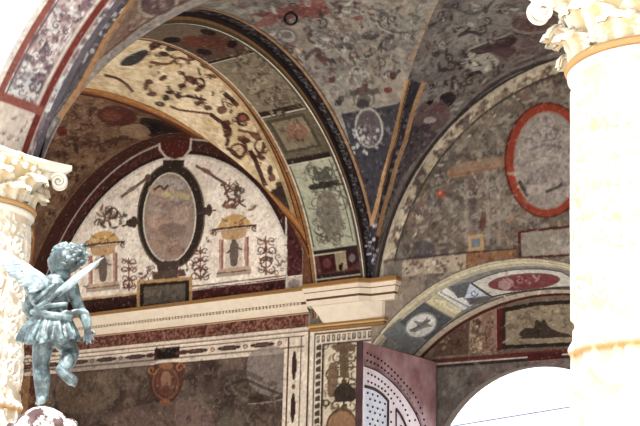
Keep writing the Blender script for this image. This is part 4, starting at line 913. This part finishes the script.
def column(x, y, label):
    o = empty('stone_column', (x, y, FLOOR)); tag(o, label, 'column', 'carved courtyard columns')
    P, C = shaft_mesh(); P = P-np.array([0, 0, FLOOR]); mb = MB()
    n, m = P.shape[:2]; idx = np.arange(n*m).reshape(n, m); nx_ = np.roll(idx, -1, 1)
    Q = np.stack([idx[:-1].ravel(), idx[1:].ravel(), nx_[1:].ravel(), nx_[:-1].ravel()], 1)
    mesh_obj('shaft', P.reshape(-1, 3), Q, C.reshape(-1, 3), M_stone, o)
    zz = -FLOOR
    b = MB(); b.lathe([(.17, .16), (.203, .16), (.23, .15), (.24, .125), (.225, .10), (.235, .09), (.26, .07), (.265, .04), (.25, .02), (.25, 0.015)], 0, 0, 64, CWH); b.box(-.27, .27, -.27, .27, 0, .02, CWH); b.build('base', M_stone, o, True, True)
    b = MB(); b.lathe([(.15, zz-.200), (.178, zz-.200), (.187, zz-.193), (.188, zz-.185), (.182, zz-.180)], 0, 0, 72, CWH); b.lathe([(.180, zz-.180), (.190, zz-.177), (.194, zz-.170), (.188, zz-.163), (.165, zz-.162)], 0, 0, 72, CGO); b.build('neck_ring', M_stone, o, True, True)
    b = MB(); b.lathe([(.155, zz-.17), (.168, zz-.165), (.166, zz-.10), (.175, zz-.055), (.195, zz-.037), (.200, zz-.03), (.2, zz-.022), (.1, zz-.02)], 0, 0, 64, lin((226, 206, 166)))
    for i in range(28):
        a = 2*PI*(i+.5)/28; b.ball((  .193*math.cos(a), .193*math.sin(a), zz-.042), (.013, .013, .012), 8, 6, CWH)
    b.build('bell', M_stone, o, True, True)
    # abacus with concave sides
    def outline(h, cut, sag):
        pts = []
        for q in range(4):
            a = q*PI/2; c_, s_ = math.cos(a), math.sin(a)
            for t in np.linspace(-1, 1, 13):
                u = t*(h-cut); v = h-sag*(1-t*t); pts.append((u*c_+v*s_*1.0, u*s_-v*c_))
        return pts
    b = MB(); rows = [(.200, -.030), (.206, -.026), (.213, -.018), (.218, -.012), (.218, -.001)]
    ring_ = [[(px, py, zz+z) for px, py in outline(h, .018, .035)] for h, z in rows]; b.grid(np.array(ring_), CWH, wrap=True); N = len(ring_[0]); b.F.append(tuple(b.n-N+i for i in range(N))); b.F.append(tuple(b.n-N*len(rows)+N-1-i for i in range(N)))
    b.build('abacus', M_stone, o, False, True)
    # acanthus leaves
    def leaf_mesh(w, z0, z1, r0, out, curl):
        n, m = 15, 13; P = np.zeros((n, m, 3)); Cc = np.zeros((n, m, 3))
        for i in range(n):
            t = i/(n-1)
            if t < .78: z = z0+(z1-z0)*t/.78; r = r0+out*(t/.78)**2.6
            else:
                q = (t-.78)/.22*PI*.95; z = z1+curl*.5*math.sin(q)-curl*.35*(1-math.cos(q)); r = r0+out+curl*.55*(1-math.cos(q))
            wd_ = w*(.72+.28*math.sin(PI*min(1, t*1.1)))*(1-.25*max(0, t-.7)/.3)*(1+.16*math.cos(t*PI*9))
            for j in range(m):
                u = (j/(m-1)-.5)*2; rr = r+.007*math.cos(u*PI*2.5)-.012*u*u+.004
                a = u*wd_/2/r0; P[i, j] = (rr*math.cos(a), rr*math.sin(a), z-.006*u*u); k = .5+.5*math.cos(u*PI*2.5); Cc[i, j] = CWH*k+lin((222, 196, 150))*(1-k)
        return P, Cc
    def leaf_ring(n, a0, *args):
        P, Cc = leaf_mesh(*args); first = None
        for i in range(n):
            if first is None:
                b = MB(); b.grid(P, Cc); b.grid(P-np.array([.006, 0, 0]), Cc, flip=True); first = b.build('acanthus_leaf', M_stone, o, True, True); ob_ = first
            else: ob_ = first.copy(); COL.objects.link(ob_); ob_.parent = o
            ob_.rotation_euler.z = a0+2*PI*i/n
    leaf_ring(8, 0, .125, zz-.162, zz-.112, .176, .018, .026); leaf_ring(8, PI/8, .12, zz-.150, zz-.070, .174, .030, .030)
    # volutes: spiral scrolls at the four corners
    f = None
    for i in range(4):
        if f is None:
            b = MB(); t = np.linspace(0, 1, 60); th = .9*PI-t*2*PI*2.0; rr = .028*(1-.82*t)
            for s_ in (-1, 1):
                P = np.stack([.256+rr*np.cos(th), s_*(.012+.004*t), zz-.058+rr*np.sin(th)], 1); b.tube(P, .0075-.004*t, 8, CWH)
            P = np.array([(.175, 0, zz-.085), (.195, 0, zz-.05), (.220, 0, zz-.034), (.240, 0, zz-.032)]); b.tube(smooth(P), .013, 8, CWH, flat=1.4); b.ball((.256, 0, zz-.058), (.021, .010, .021), 14, 8, lin((222, 204, 168))); b.ball((.256, 0, zz-.058), (.007, .017, .007), 10, 6, CWH)
            f = b.build('volute', M_stone, o, True, True); ob_ = f
        else: ob_ = f.copy(); COL.objects.link(ob_); ob_.parent = o
        ob_.rotation_euler.z = PI/4+i*PI/2
    f = None
    for i in range(4):
        if f is None:
            b = MB()
            for k in range(6): a = k*PI/3; b.ball((.190, .013*math.cos(a), zz-.022+.013*math.sin(a)), (.008, .009, .009), 8, 6, CWH)
            b.ball((.196, 0, zz-.022), (.008, .008, .008), 8, 6, CGO); f = b.build('rosette', M_stone, o, True, True); ob_ = f
        else: ob_ = f.copy(); COL.objects.link(ob_); ob_.parent = o
        ob_.rotation_euler.z = i*PI/2
    return o
colR = column(2.282, -2.26, 'large carved white stone column filling the right edge of the view')
colL = colR.copy(); COL.objects.link(colL); colL.location = Vector((-.04, -2.23, FLOOR))*S
for ch in list(colR.children):
    c_ = ch.copy(); COL.objects.link(c_); c_.parent = colL
colL['label'] = 'carved white stone column behind the winged bronze child at the left edge'

# ================================================================== DOOR LEAF
H0 = np.array([.178, .312]); _r = ray([(363, 341.3)])[0]; dirv = (CAM+_r*((-.343-CAM[2])/_r[2]))[:2]-H0; WL = float(np.linalg.norm(dirv)); dirv /= WL
nrm_ = np.array([-dirv[1], dirv[0]])
if nrm_[0] < 0: nrm_ = -nrm_
ZT = -.343
def leafP(a, z, d=0.0):     # a along the leaf from the hinge, d out of the visible face
    a = np.asarray(a, float); z = np.asarray(z, float)
    return np.stack([H0[0]+dirv[0]*a+nrm_[0]*d, H0[1]+dirv[1]*a+nrm_[1]*d, z*np.ones_like(a)], -1)
def inv_leaf(q):
    d = ray(q); n3 = np.array([nrm_[0], nrm_[1], 0]); h3 = np.array([H0[0], H0[1], 0]); s = ((h3-CAM)@n3)/(d@n3); P = CAM+s[:, None]*d
    return np.stack([(P[:, :2]-H0)@dirv, P[:, 2]], 1)
M_wood = tone_mat('mauve_polished_wood', (128, 84, 84), (186, 150, 154), 3.5, rough=.38, spec=.5, bump=.05)
M_wood_d = tone_mat('dark_wood_edge', (44, 22, 22), (70, 38, 36), 8, rough=.6)
M_pale = tone_mat('pale_glare_panel', (214, 216, 232), (236, 238, 246), 8, rough=.45, spec=.4, bump=.05)  # inner panel colour, whitened to carry the sky's glare on the wood
door = tag(empty('door_1', (H0[0], H0[1], FLOOR)), 'open mauve wooden door leaf with dark studs in arched rows', kind='structure')
h3 = np.array([H0[0], H0[1], FLOOR])
def lbox(mb, a0, a1, z0, z1, d0, d1):
    V = [leafP(a, z, d)-h3 for z in (z0, z1) for d in (d0, d1) for a in (a0, a1)]
    mb.add(V, [(0, 2, 3, 1), (4, 5, 7, 6), (0, 1, 5, 4), (2, 6, 7, 3), (0, 4, 6, 2), (1, 3, 7, 5)])
b = MB(); lbox(b, 0, WL, FLOOR+.004, ZT, -.026, 0); b.build('door_leaf', M_wood, door, False)
b = MB(); lbox(b, WL, WL+.006, FLOOR+.004, ZT, -.028, .001); b.build('edge_strip', M_wood_d, door, False)
def lcurve(P, n=5): return smooth(inv_leaf(P), n)
def spaced(C, st):
    L = np.r_[0, np.cumsum(np.linalg.norm(np.diff(C, axis=0), axis=1))]; s_ = np.arange(st*.3, L[-1], st)
    return np.stack([np.interp(s_, L, C[:, 0]), np.interp(s_, L, C[:, 1])], 1)
# field inside the double moulding, slightly raised, sky glare put into its paler colour
M_rose = tone_mat('rose_glare_wood', (228, 206, 214), (246, 236, 242), 6, rough=.4, spec=.5, bump=.05)
def slab(name, pts, d, mat):
    P = np.asarray(pts); N = len(P); b = MB(); V1 = list(leafP(P[:, 0], P[:, 1], d)-h3); V0 = list(leafP(P[:, 0], P[:, 1], -.001)-h3)
    b.add(V1+V0, [tuple(range(N))]+[(i, (i+1) % N, N+(i+1) % N, N+i) for i in range(N)]); return b.build(name, mat, door, False)
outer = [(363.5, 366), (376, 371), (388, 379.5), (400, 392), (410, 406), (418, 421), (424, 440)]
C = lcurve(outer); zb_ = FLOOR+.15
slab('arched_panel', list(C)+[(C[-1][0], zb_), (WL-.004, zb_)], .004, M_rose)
for off in (0, 2.6):
    C = lcurve([(x+off*.45, y-off) for x, y in outer]); b = MB(); b.tube(leafP(C[:, 0], C[:, 1], .005)-h3, .0030, 6); b.build('arched_moulding', M_wood_d if off == 0 else M_wood, door)
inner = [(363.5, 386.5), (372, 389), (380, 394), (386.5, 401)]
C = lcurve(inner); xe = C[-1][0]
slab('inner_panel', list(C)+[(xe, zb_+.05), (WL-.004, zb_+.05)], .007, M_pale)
b = MB(); b.tube(leafP(np.r_[C[:, 0], xe, xe], np.r_[C[:, 1], C[-1][1]-.02, zb_+.05], .007)-h3, .0072, 6); b.build('panel_frame', M_wood_d, door)
C = lcurve([(395, 409), (400, 416), (405, 427), (408, 440)]); b = MB(); b.tube(leafP(C[:, 0], C[:, 1], .006)-h3, .0060, 6); b.build('panel_frame', M_wood_d, door)
C = lcurve([(395, 409), (395, 440)]); b = MB(); b.tube(leafP(C[:, 0], C[:, 1], .006)-h3, .0035, 6); b.build('panel_frame', M_wood_d, door)
b = MB(); b.ball((0, 0, 0), .0052, 8, 6); st0 = None; ns = 0
def stud(a, z, d=.002):
    global st0, ns
    if ns >= 98: return
    if st0 is None: st0 = b.build('stud', M_iron, door); o = st0
    else: o = st0.copy(); COL.objects.link(o); o.parent = door
    o.location = Vector(leafP(a, z, d)-h3)*S; ns += 1
for P, st, d in (([(366, 352.6), (380, 360), (392, 370), (404, 383), (414.5, 395.5), (422, 413), (425, 426)], .030, .001), ([(366, 360), (378, 365.5), (390, 375), (401, 387), (411, 401), (418, 416)], .030, .001), ([(366, 373), (376, 378), (386, 386), (396, 397), (405, 411), (410, 426)], .029, .005), ([(366, 381), (375, 385), (384, 391), (391, 400), (394, 408)], .029, .005)):
    for a_, z_ in spaced(lcurve(P), st): stud(a_, z_, d)
for j in range(6):
    for i in range(4):
        x = 366+i*5+(j % 2)*2.3; y = 393+i*1.6+j*6.2
        if x < 383.5 and y > 390.5+max(0, (x-370))*.75: stud(*inv_leaf([(x, y)])[0], .008)
for x, y in ((400, 426), (414, 420), (390, 412), (390, 422)): stud(*inv_leaf([(x, y)])[0], .005)

# iron ring hanging from the vault
q = inv_barrel_x(YC, AY, ZC, RB['h'])([(291, 12)])[0]; ph = q[1]/AY
rp = np.array([q[0], YC+AY*math.cos(ph), ZC+RB['h']*math.sin(ph)])
ring = tag(empty('iron_ring', rp), 'dark iron ring hanging from the grey painted vault', 'ring')
b = MB(); t = np.linspace(0, 2*PI, 33); R_ = .025
rv = np.array([rt[0], rt[1], 0]); b.tube(np.array([rv*R_*math.cos(a)+np.array([0, 0, -.030+R_*math.sin(a)]) for a in t]), .0052, 8, cap=False); b.build('ring', M_iron, ring)
b = MB(); b.tube([(0, 0, .012), (0, 0, -.006)], .005, 8); b.lathe([(0.001, -.002), (.012, -.002), (.012, .006), (.001, .006)], 0, 0, 12); b.build('staple', M_iron, ring)
# thin cable beyond the doorway
p0 = CAM+ray([(470, 423)])[0]*7.6; p1 = CAM+ray([(580, 405)])[0]*7.2
dd = (p1-p0)/np.linalg.norm(p1-p0); M_cab = tone_mat('pale_blue_cable', (150, 160, 185), (170, 178, 200), 10)
M_p = tone_mat('painted_pole', (150, 150, 160), (170, 170, 180), 6)
b = MB(); b.tube([p0-dd*1.14, p1+dd*1.14], .006, 8); tag(b.build('cable', M_cab), 'thin pale blue cable crossing the bright doorway opening', 'cable')
for pp in (p0-dd*1.2, p1+dd*1.2):
    b = MB(); b.tube([(pp[0], pp[1], FLOOR), (pp[0], pp[1], pp[2]+.05)], .03, 12); tag(b.build('pole', M_p), 'pole holding the cable beyond the doorway', 'pole', 'poles beyond the doorway')

# ================================================================== FOUNTAIN FIGURE
fh = np.array([-math.sin(YAW), math.cos(YAW), 0]); k_ = 2.5/CF
D0 = float(ray([(42, 403)])[0]@fh)*2.5
def Lp(x, y, d=0.0):
    r = ray([(x, y)])[0]; return CAM+r*((D0-d*k_)/(r@fh))
foot = Lp(42, 404)
Bs = np.array([rt, [0, 0, 1], -fh])           # right, up, toward viewer
def caps(mb, pts, n=14):
    """chain of round sections (x, y, d, r) in photo units"""
    P = np.array([Lp(x, y, d) for x, y, d, r in pts])-foot; r = np.array([q[3] for q in pts])*k_
    Q = smooth(np.c_[P, r], 5) if len(pts) > 2 else np.c_[P, r]
    mb.tube(Q[:, :3], Q[:, 3], n)
    mb.ball(Q[0, :3], Q[0, 3]*.99, n, 8); mb.ball(Q[-1, :3], Q[-1, 3]*.99, n, 8)
def blob(mb, x, y, d, rx, ry, rd, rot=0):
    c_, s_ = math.cos(rot), math.sin(rot); R = Bs.T@np.array([[c_, -s_, 0], [s_, c_, 0], [0, 0, 1]])
    mb.ball(Lp(x, y, d)-foot, np.array([rx, ry, rd])*k_, 20, 14, R=R)
def remesh(o, vox, sm=4):
    m = o.modifiers.new('r', 'REMESH'); m.mode = 'VOXEL'; m.voxel_size = vox*k_*S; m.use_smooth_shade = True
    s_ = o.modifiers.new('s', 'SMOOTH'); s_.iterations = sm; s_.factor = .5
    dg = bpy.context.evaluated_depsgraph_get(); me = bpy.data.meshes.new_from_object(o.evaluated_get(dg)); o.modifiers.clear(); o.data = me
    me.polygons.foreach_set('use_smooth', np.full(len(me.polygons), True)); return o
def bronze(nm='verdigris_bronze', pale=False):
    m, nt, b = new_mat(nm, .42, .6, .0)
    n = noisy(nt, 16, 8, .65); r = nt.nodes.new('ShaderNodeValToRGB'); e = r.color_ramp.elements
    e[0].position = .30; e[0].color = (*lin((24, 29, 29)), 1); e[1].position = .66; e[1].color = (*lin((140, 156, 158)), 1)
    e2 = e.new(.45); e2.color = (*lin((54, 68, 70)), 1); e3 = e.new(.52); e3.color = (*lin((92, 110, 112)), 1)
    nt.links.new(n.outputs['Fac'], r.inputs['Fac'])
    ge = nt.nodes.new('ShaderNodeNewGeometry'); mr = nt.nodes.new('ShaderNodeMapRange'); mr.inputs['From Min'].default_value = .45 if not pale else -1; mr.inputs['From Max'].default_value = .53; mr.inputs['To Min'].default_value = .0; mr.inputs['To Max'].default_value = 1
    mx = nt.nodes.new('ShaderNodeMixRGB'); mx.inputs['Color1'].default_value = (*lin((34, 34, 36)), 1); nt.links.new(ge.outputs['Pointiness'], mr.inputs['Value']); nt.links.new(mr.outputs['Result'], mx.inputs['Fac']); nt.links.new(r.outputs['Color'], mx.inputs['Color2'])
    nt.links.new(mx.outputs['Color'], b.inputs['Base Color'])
    bp = nt.nodes.new('ShaderNodeBump'); bp.inputs['Strength'].default_value = .3; bp.inputs['Distance'].default_value = .004; nt.links.new(n.outputs['Fac'], bp.inputs['Height']); nt.links.new(bp.outputs['Normal'], b.inputs['Normal'])
    return m
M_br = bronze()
M_wing = bronze('sunlit_weathered_bronze', True)  # lighter copy of the bronze: sunlight on the wings put into the colour
for e_ in M_wing.node_tree.nodes:
    if e_.type == 'VALTORGB':
        for q_, c_ in zip(e_.color_ramp.elements, ((88, 98, 104), (116, 130, 136), (136, 148, 152), (158, 170, 174))): q_.color = (*lin(c_), 1)
fig = tag(empty('winged_child_statue', foot), 'weathered green bronze winged child standing on one leg on a rounded stone top', 'statue')
b = MB()
# trunk, head, neck
caps(b, [(54, 334, 0, 15), (52, 318, 0, 13), (53, 302, 0, 14), (54, 288, -1, 15)]); blob(b, 42, 287, -1, 8, 8, 8); blob(b, 70, 287, -1, 8, 8, 8); blob(b, 47, 334, 6, 10, 11, 9); blob(b, 62, 334, 6, 10, 11, 9)
caps(b, [(58, 284, -1, 8), (63, 275, -2, 8)])
blob(b, 66.5, 259.5, -2, 17, 15, 16, .3); blob(b, 59, 264, -5, 11.5, 12, 13, .2)             # skull, face
blob(b, 54, 266, 1, 5, 5, 5); blob(b, 55, 266, -12, 5, 5, 5)                             # cheeks
caps(b, [(53, 256, -5, 2.4), (49.5, 261, -5, 2.6), (51, 263, -5, 2)]); blob(b, 55, 273, -5, 4.5, 3.6, 5)  # nose, chin
blob(b, 52, 267.5, -5, 2.2, 1.1, 3); blob(b, 52.5, 269.5, -5, 2.2, 1.2, 2.6)           # lips
blob(b, 53, 254.5, 0, 3.4, 2, 4.4); blob(b, 53, 254.5, -10, 3.4, 2, 4.4); blob(b, 53.5, 258, 0, 2, 1.8, 2.2); blob(b, 53.5, 258, -10, 2, 1.8, 2.2)  # brows, eyes
caps(b, [(66, 262, 12, 1.6), (69, 259, 13, 1.8), (70, 264, 13, 1.8), (67, 268, 12, 1.6)])  # ear
# standing leg
caps(b, [(45, 336, 0, 11.5), (42, 352, -1, 10), (41, 366, -2, 8.4), (42, 378, 1.5, 8.6), (42, 390, 1, 7), (42, 398, 1, 6)])
caps(b, [(42, 400, 4, 4.6), (41, 401.5, -4, 4.8), (40, 402.5, -12, 3.8)])
for i in range(5): caps(b, [(36.5+i*1.9, 403, -13+abs(i-1)*.5, 1.5), (36.2+i*2, 403.6, -17+abs(i-1)*.9, 1.3)], 8)
# raised leg, bent, sole to the viewer
caps(b, [(60, 336, 1, 11), (67, 346, -8, 10), (71, 353, -12, 8.6)]); caps(b, [(71, 353, -12, 8.4), (69, 358, -1, 8.6), (66.5, 363, 7, 8), (63.5, 368, 11, 6.2)])
caps(b, [(61, 370, 12, 5.6), (66, 375.5, 13, 5.4), (71.5, 380, 12, 5.8)])
for i in range(5): caps(b, [(73.5+(i-2)*.9, 380.5-(i-2)*1.5, 12, 1.7), (76.2+(i-2)*.8-abs(i-1)*.3, 382.6-(i-2)*1.6, 11.5, 1.5)], 8)
# right arm hanging, hand open
caps(b, [(72, 287, -1, 7), (76, 300, -1, 6.2), (82, 313, 2, 5.4)]); caps(b, [(82, 313, 2, 5.2), (86, 320, 4, 5.2), (87.5, 328, 5, 4)])
blob(b, 88, 332, 5, 4, 4.6, 2.6)
for P in ([(85.5, 334, 5, 1.5), (84, 338, 6, 1.4), (83.5, 341, 7, 1.2)], [(87.3, 335, 5.5, 1.5), (86.8, 340, 6.5, 1.4), (86.8, 343.5, 7.2, 1.2)], [(89.3, 335, 5.5, 1.5), (90, 339.6, 6.5, 1.4), (90.5, 343, 7.2, 1.2)], [(91, 334, 5, 1.4), (92.7, 337.4, 6, 1.3), (93.6, 340, 6.6, 1.1)], [(90.5, 330.5, 5, 1.7), (93, 331.5, 6, 1.5), (94.8, 333.6, 7, 1.3)]): caps(b, P, 8)
# left arm reaching forward across the hip
caps(b, [(40, 288, -2, 7), (31, 300, -6, 6), (27, 309, -12, 5.2)]); caps(b, [(27, 309, -12, 5), (32, 316, -20, 4.4), (38, 318, -26, 3.6)])
blob(b, 40, 318.5, -28, 3.6, 3, 4)
for i in range(4): caps(b, [(42, 316.5+i*1.7, -31, 1.4), (45, 317+i*1.7, -33+i*.3, 1.3), (47, 318+i*1.7, -32, 1.1)], 8)
caps(b, [(40, 315, -28, 1.6), (42, 312.6, -30, 1.3)], 8)
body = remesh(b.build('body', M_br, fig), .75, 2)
# hair: short curls over the crown
b = MB(); blob(b, 68, 257, -1, 17.5, 13.6, 16.5, .3); g = random.Random(3)
for i in range(150):
    u = g.uniform(-1, 1); a = g.uniform(0, 2*PI); s_ = math.sqrt(1-u*u); X = s_*math.cos(a); Y = u; Z = s_*math.sin(a)
    if X < -.35 and Y < .45: continue
    if Y < -.75: continue
    blob(b, 68+X*17.2, 257-Y*13.2, -1+Z*16.5, 2.8, 2.5, 2.8)
for x, y in ((84, 250), (82, 246), (86, 254)): blob(b, x, y, -3, 3, 3, 3)
remesh(b.build('hair', M_br, fig), .8, 2)
# tunic: gathered bodice, belt and flaring skirt with folds
b = MB(); caps(b, [(53, 322, 0, 16), (52, 312, 0, 15), (53, 300, 0, 15.5), (54, 290, 0, 15.5)]); blob(b, 36, 296, 2, 8, 12, 9, .3); blob(b, 30, 288, 2, 6, 8, 6)
for P in ([(36, 308, 12, 2.4), (48, 301, 16, 2.6), (60, 292, 16, 2.2)], [(34, 302, 10, 2.2), (44, 293, 15, 2.4), (54, 285, 14, 2)], [(35, 312, 12, 2.6), (50, 306, 17, 2.8), (66, 304, 14, 2.4)], [(56, 318, 15, 2.4), (66, 312, 14, 2.4), (73, 316, 10, 2.2)], [(32, 296, 10, 2), (40, 284, 13, 2.2)], [(66, 318, 12, 3), (74, 312, 8, 3.4), (84, 313, 4, 4.2), (86, 317, 4, 4)]): caps(b, P)
for P in ([(33, 312, 10, 3.4), (44, 314, 16, 3.6), (58, 316, 17, 3.8), (70, 318, 12, 3.6)],): caps(b, P)
nn = 90; rings = []
for i, (cx, cy, rx, rd, dy) in enumerate([(52, 312, 16, 14, 0), (51, 318, 20, 17, 1), (49, 326, 25, 20, 2), (48.5, 334, 28, 22, 2), (48.5, 342, 29.5, 23, 2.5), (48.5, 341, 26, 20, 2.5), (50, 332, 22, 17, 2), (52, 320, 15, 13, 1), (52, 314, 8, 8, 0)]):
    amp = [0, .04, .07, .10, .12, .12, .10, .05, 0][i]; row = []
    for j in range(nn):
        a = 2*PI*j/nn; f = 1+amp*(math.sin(a*11+i*.25)+.6*math.sin(a*17+1+i*.3)); x = cx+rx*f*math.cos(a); y = cy+dy*math.cos(a*3)*.9-(x-48)*.06; d = rd*f*math.sin(a); row.append(Lp(x, y, d)-foot)
    rings.append(row)
b.grid(np.array(rings), wrap=True, flip=True)
for a in range(0, 24):
    t = a/24*2*PI; x0, d0 = 52+16*math.cos(t), 14*math.sin(t); x1, d1 = 48.5+28*math.cos(t+.12), 22*math.sin(t+.12)
    caps(b, [(x0, 315, d0, 1.6), ((x0+x1)/2, 325, (d0+d1)/2, 2.2), (x1, 338-(x1-48)*.06, d1, 2.6)], 8)
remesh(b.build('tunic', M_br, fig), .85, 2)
# wings
def feather(mb, a, c_, w, th=1.1, bend=2):
    pts = np.array([Lp(*a), Lp(*c_)])-foot; t = np.linspace(0, 1, 14)[:, None]; P = pts[0]*(1-t)+pts[1]*t; P[:, 2] += bend*k_*np.sin(PI*t[:, 0])
    T = (pts[1]-pts[0]); T /= np.linalg.norm(T); side = np.cross(T, -fh); side /= np.linalg.norm(side); nn_ = np.cross(T, side)
    rows = []
    for i in range(14):
        q = t[i, 0]; ww = w*k_*min(1, (.35+q*2.2))*(1-max(0, q-.7)/.3*.8); hh = th*k_*(1-q*.6); an = np.linspace(0, 2*PI, 8, endpoint=False); rows.append(P[i]+np.cos(an)[:, None]*side*ww+np.sin(an)[:, None]*nn_*hh)
    mb.grid(np.array(rows), wrap=True); mb.F.append(tuple(mb.n-8+i for i in range(8)))
b = MB()
for i in range(9):   # primaries
    f = i/8; feather(b, (32-f*2, 271+f*14, 8+i*.5), (-16+f*24, 246+f*28, 10+i*1.4), 3.2+f*.5, 1.3, 3)
for i in range(8):
    f = i/7; feather(b, (38-f*2, 273+f*12, 10+i*.3), (6+f*14, 259+f*27, 13+i*.6), 3.2, 1.5, 2)
for i in range(9):
    f = i/8; feather(b, (44-f*3, 277+f*11, 11), (21+f*8, 270+f*22, 15), 3.4, 1.5, 1)
caps(b, [(50, 288, 8, 5), (42, 279, 10, 5), (32, 271, 10, 3.6), (18, 263, 10, 2.6), (2, 255, 10, 1.8)]); blob(b, 38, 283, 11, 9, 7, 4, -.5); blob(b, 30, 283, 12, 6, 5, 3)
b.build('wing', M_wing, fig)
b = MB()
for i in range(7):
    f = i/6; feather(b, (62+f*3, 292-f*3, 11), (104-f*12, 257+f*12, 6+f*16), 2.6, 1.2, 1+f)
for i in range(6):
    f = i/5; feather(b, (60+f*3, 295-f*2, 12), (90-f*8, 267+f*10, 14+f*6), 2.2, 1.3, 1)
caps(b, [(54, 298, 11, 3.4), (62, 290, 13, 4), (76, 278, 12, 3.4), (92, 265, 9, 2)])
b.build('wing', M_wing, fig)
# rounded stone top the child stands on
M_marb = tone_mat('stained_white_marble', (62, 40, 38), (226, 220, 214), 11, rough=.6, spec=.3, bump=.4, dist=.02)
for e_ in M_marb.node_tree.nodes:
    if e_.type == 'VALTORGB': e_.color_ramp.elements[0].position = .47; e_.color_ramp.elements[1].position = .55
base = tag(empty('fountain_pedestal', Lp(42, 404)), 'stained white marble dome under the winged bronze child at the bottom left', 'pedestal')
b = MB(); zb = FLOOR-foot[2]
blob(b, 42, 438, 0, 31, 31.5, 31); blob(b, 70, 426, 4, 8, 8, 8); blob(b, 14, 430, 6, 9, 9, 9); blob(b, 46, 419, 20, 12, 10, 9); blob(b, 58, 428, 18, 11, 12, 10); blob(b, 28, 428, 20, 11, 12, 9)
remesh(b.build('dome', M_marb, base), 1.2, 5)
M_mw = tone_mat('white_marble', (200, 194, 186), (232, 228, 222), 6, rough=.5)
b = MB(); c0 = Lp(42, 436)-foot; h = c0[2]
b.lathe([(.03, h), (.06, h), (.062, h-.03), (.035, h-.08), (.03, h-.14), (.05, h-.22), (.055, h-.28), (.035, h-.36), (.04, h-.44), (.09, h-.47), (.26, h-.44), (.38, h-.38), (.40, h-.36), (.40, h-.40), (.30, h-.46), (.12, h-.55), (.08, h-.6), (.07, zb+.2), (.10, zb+.1), (.16, zb+.06), (.16, zb), (.01, zb)], c0[0], c0[1], 56); b.build('basin_and_stem', M_mw, base)
# ------------------------------------------------------------------ light
wd = bpy.data.worlds.new('world'); scn.world = wd; wd.use_nodes = True
bg = wd.node_tree.nodes['Background']; bg.inputs['Color'].default_value = (.90, .95, 1, 1); bg.inputs['Strength'].default_value = 1.6
sun = bpy.data.lights.new('sun', 'SUN'); sun.energy = 10; sun.angle = math.radians(.6); sun.color = (1, .98, .95)
so = bpy.data.objects.new('sun', sun); COL.objects.link(so)
so.rotation_euler = Vector((-.34, .50, -1.25)).to_track_quat('-Z', 'Y').to_euler()
scn.view_settings.exposure = 0.3
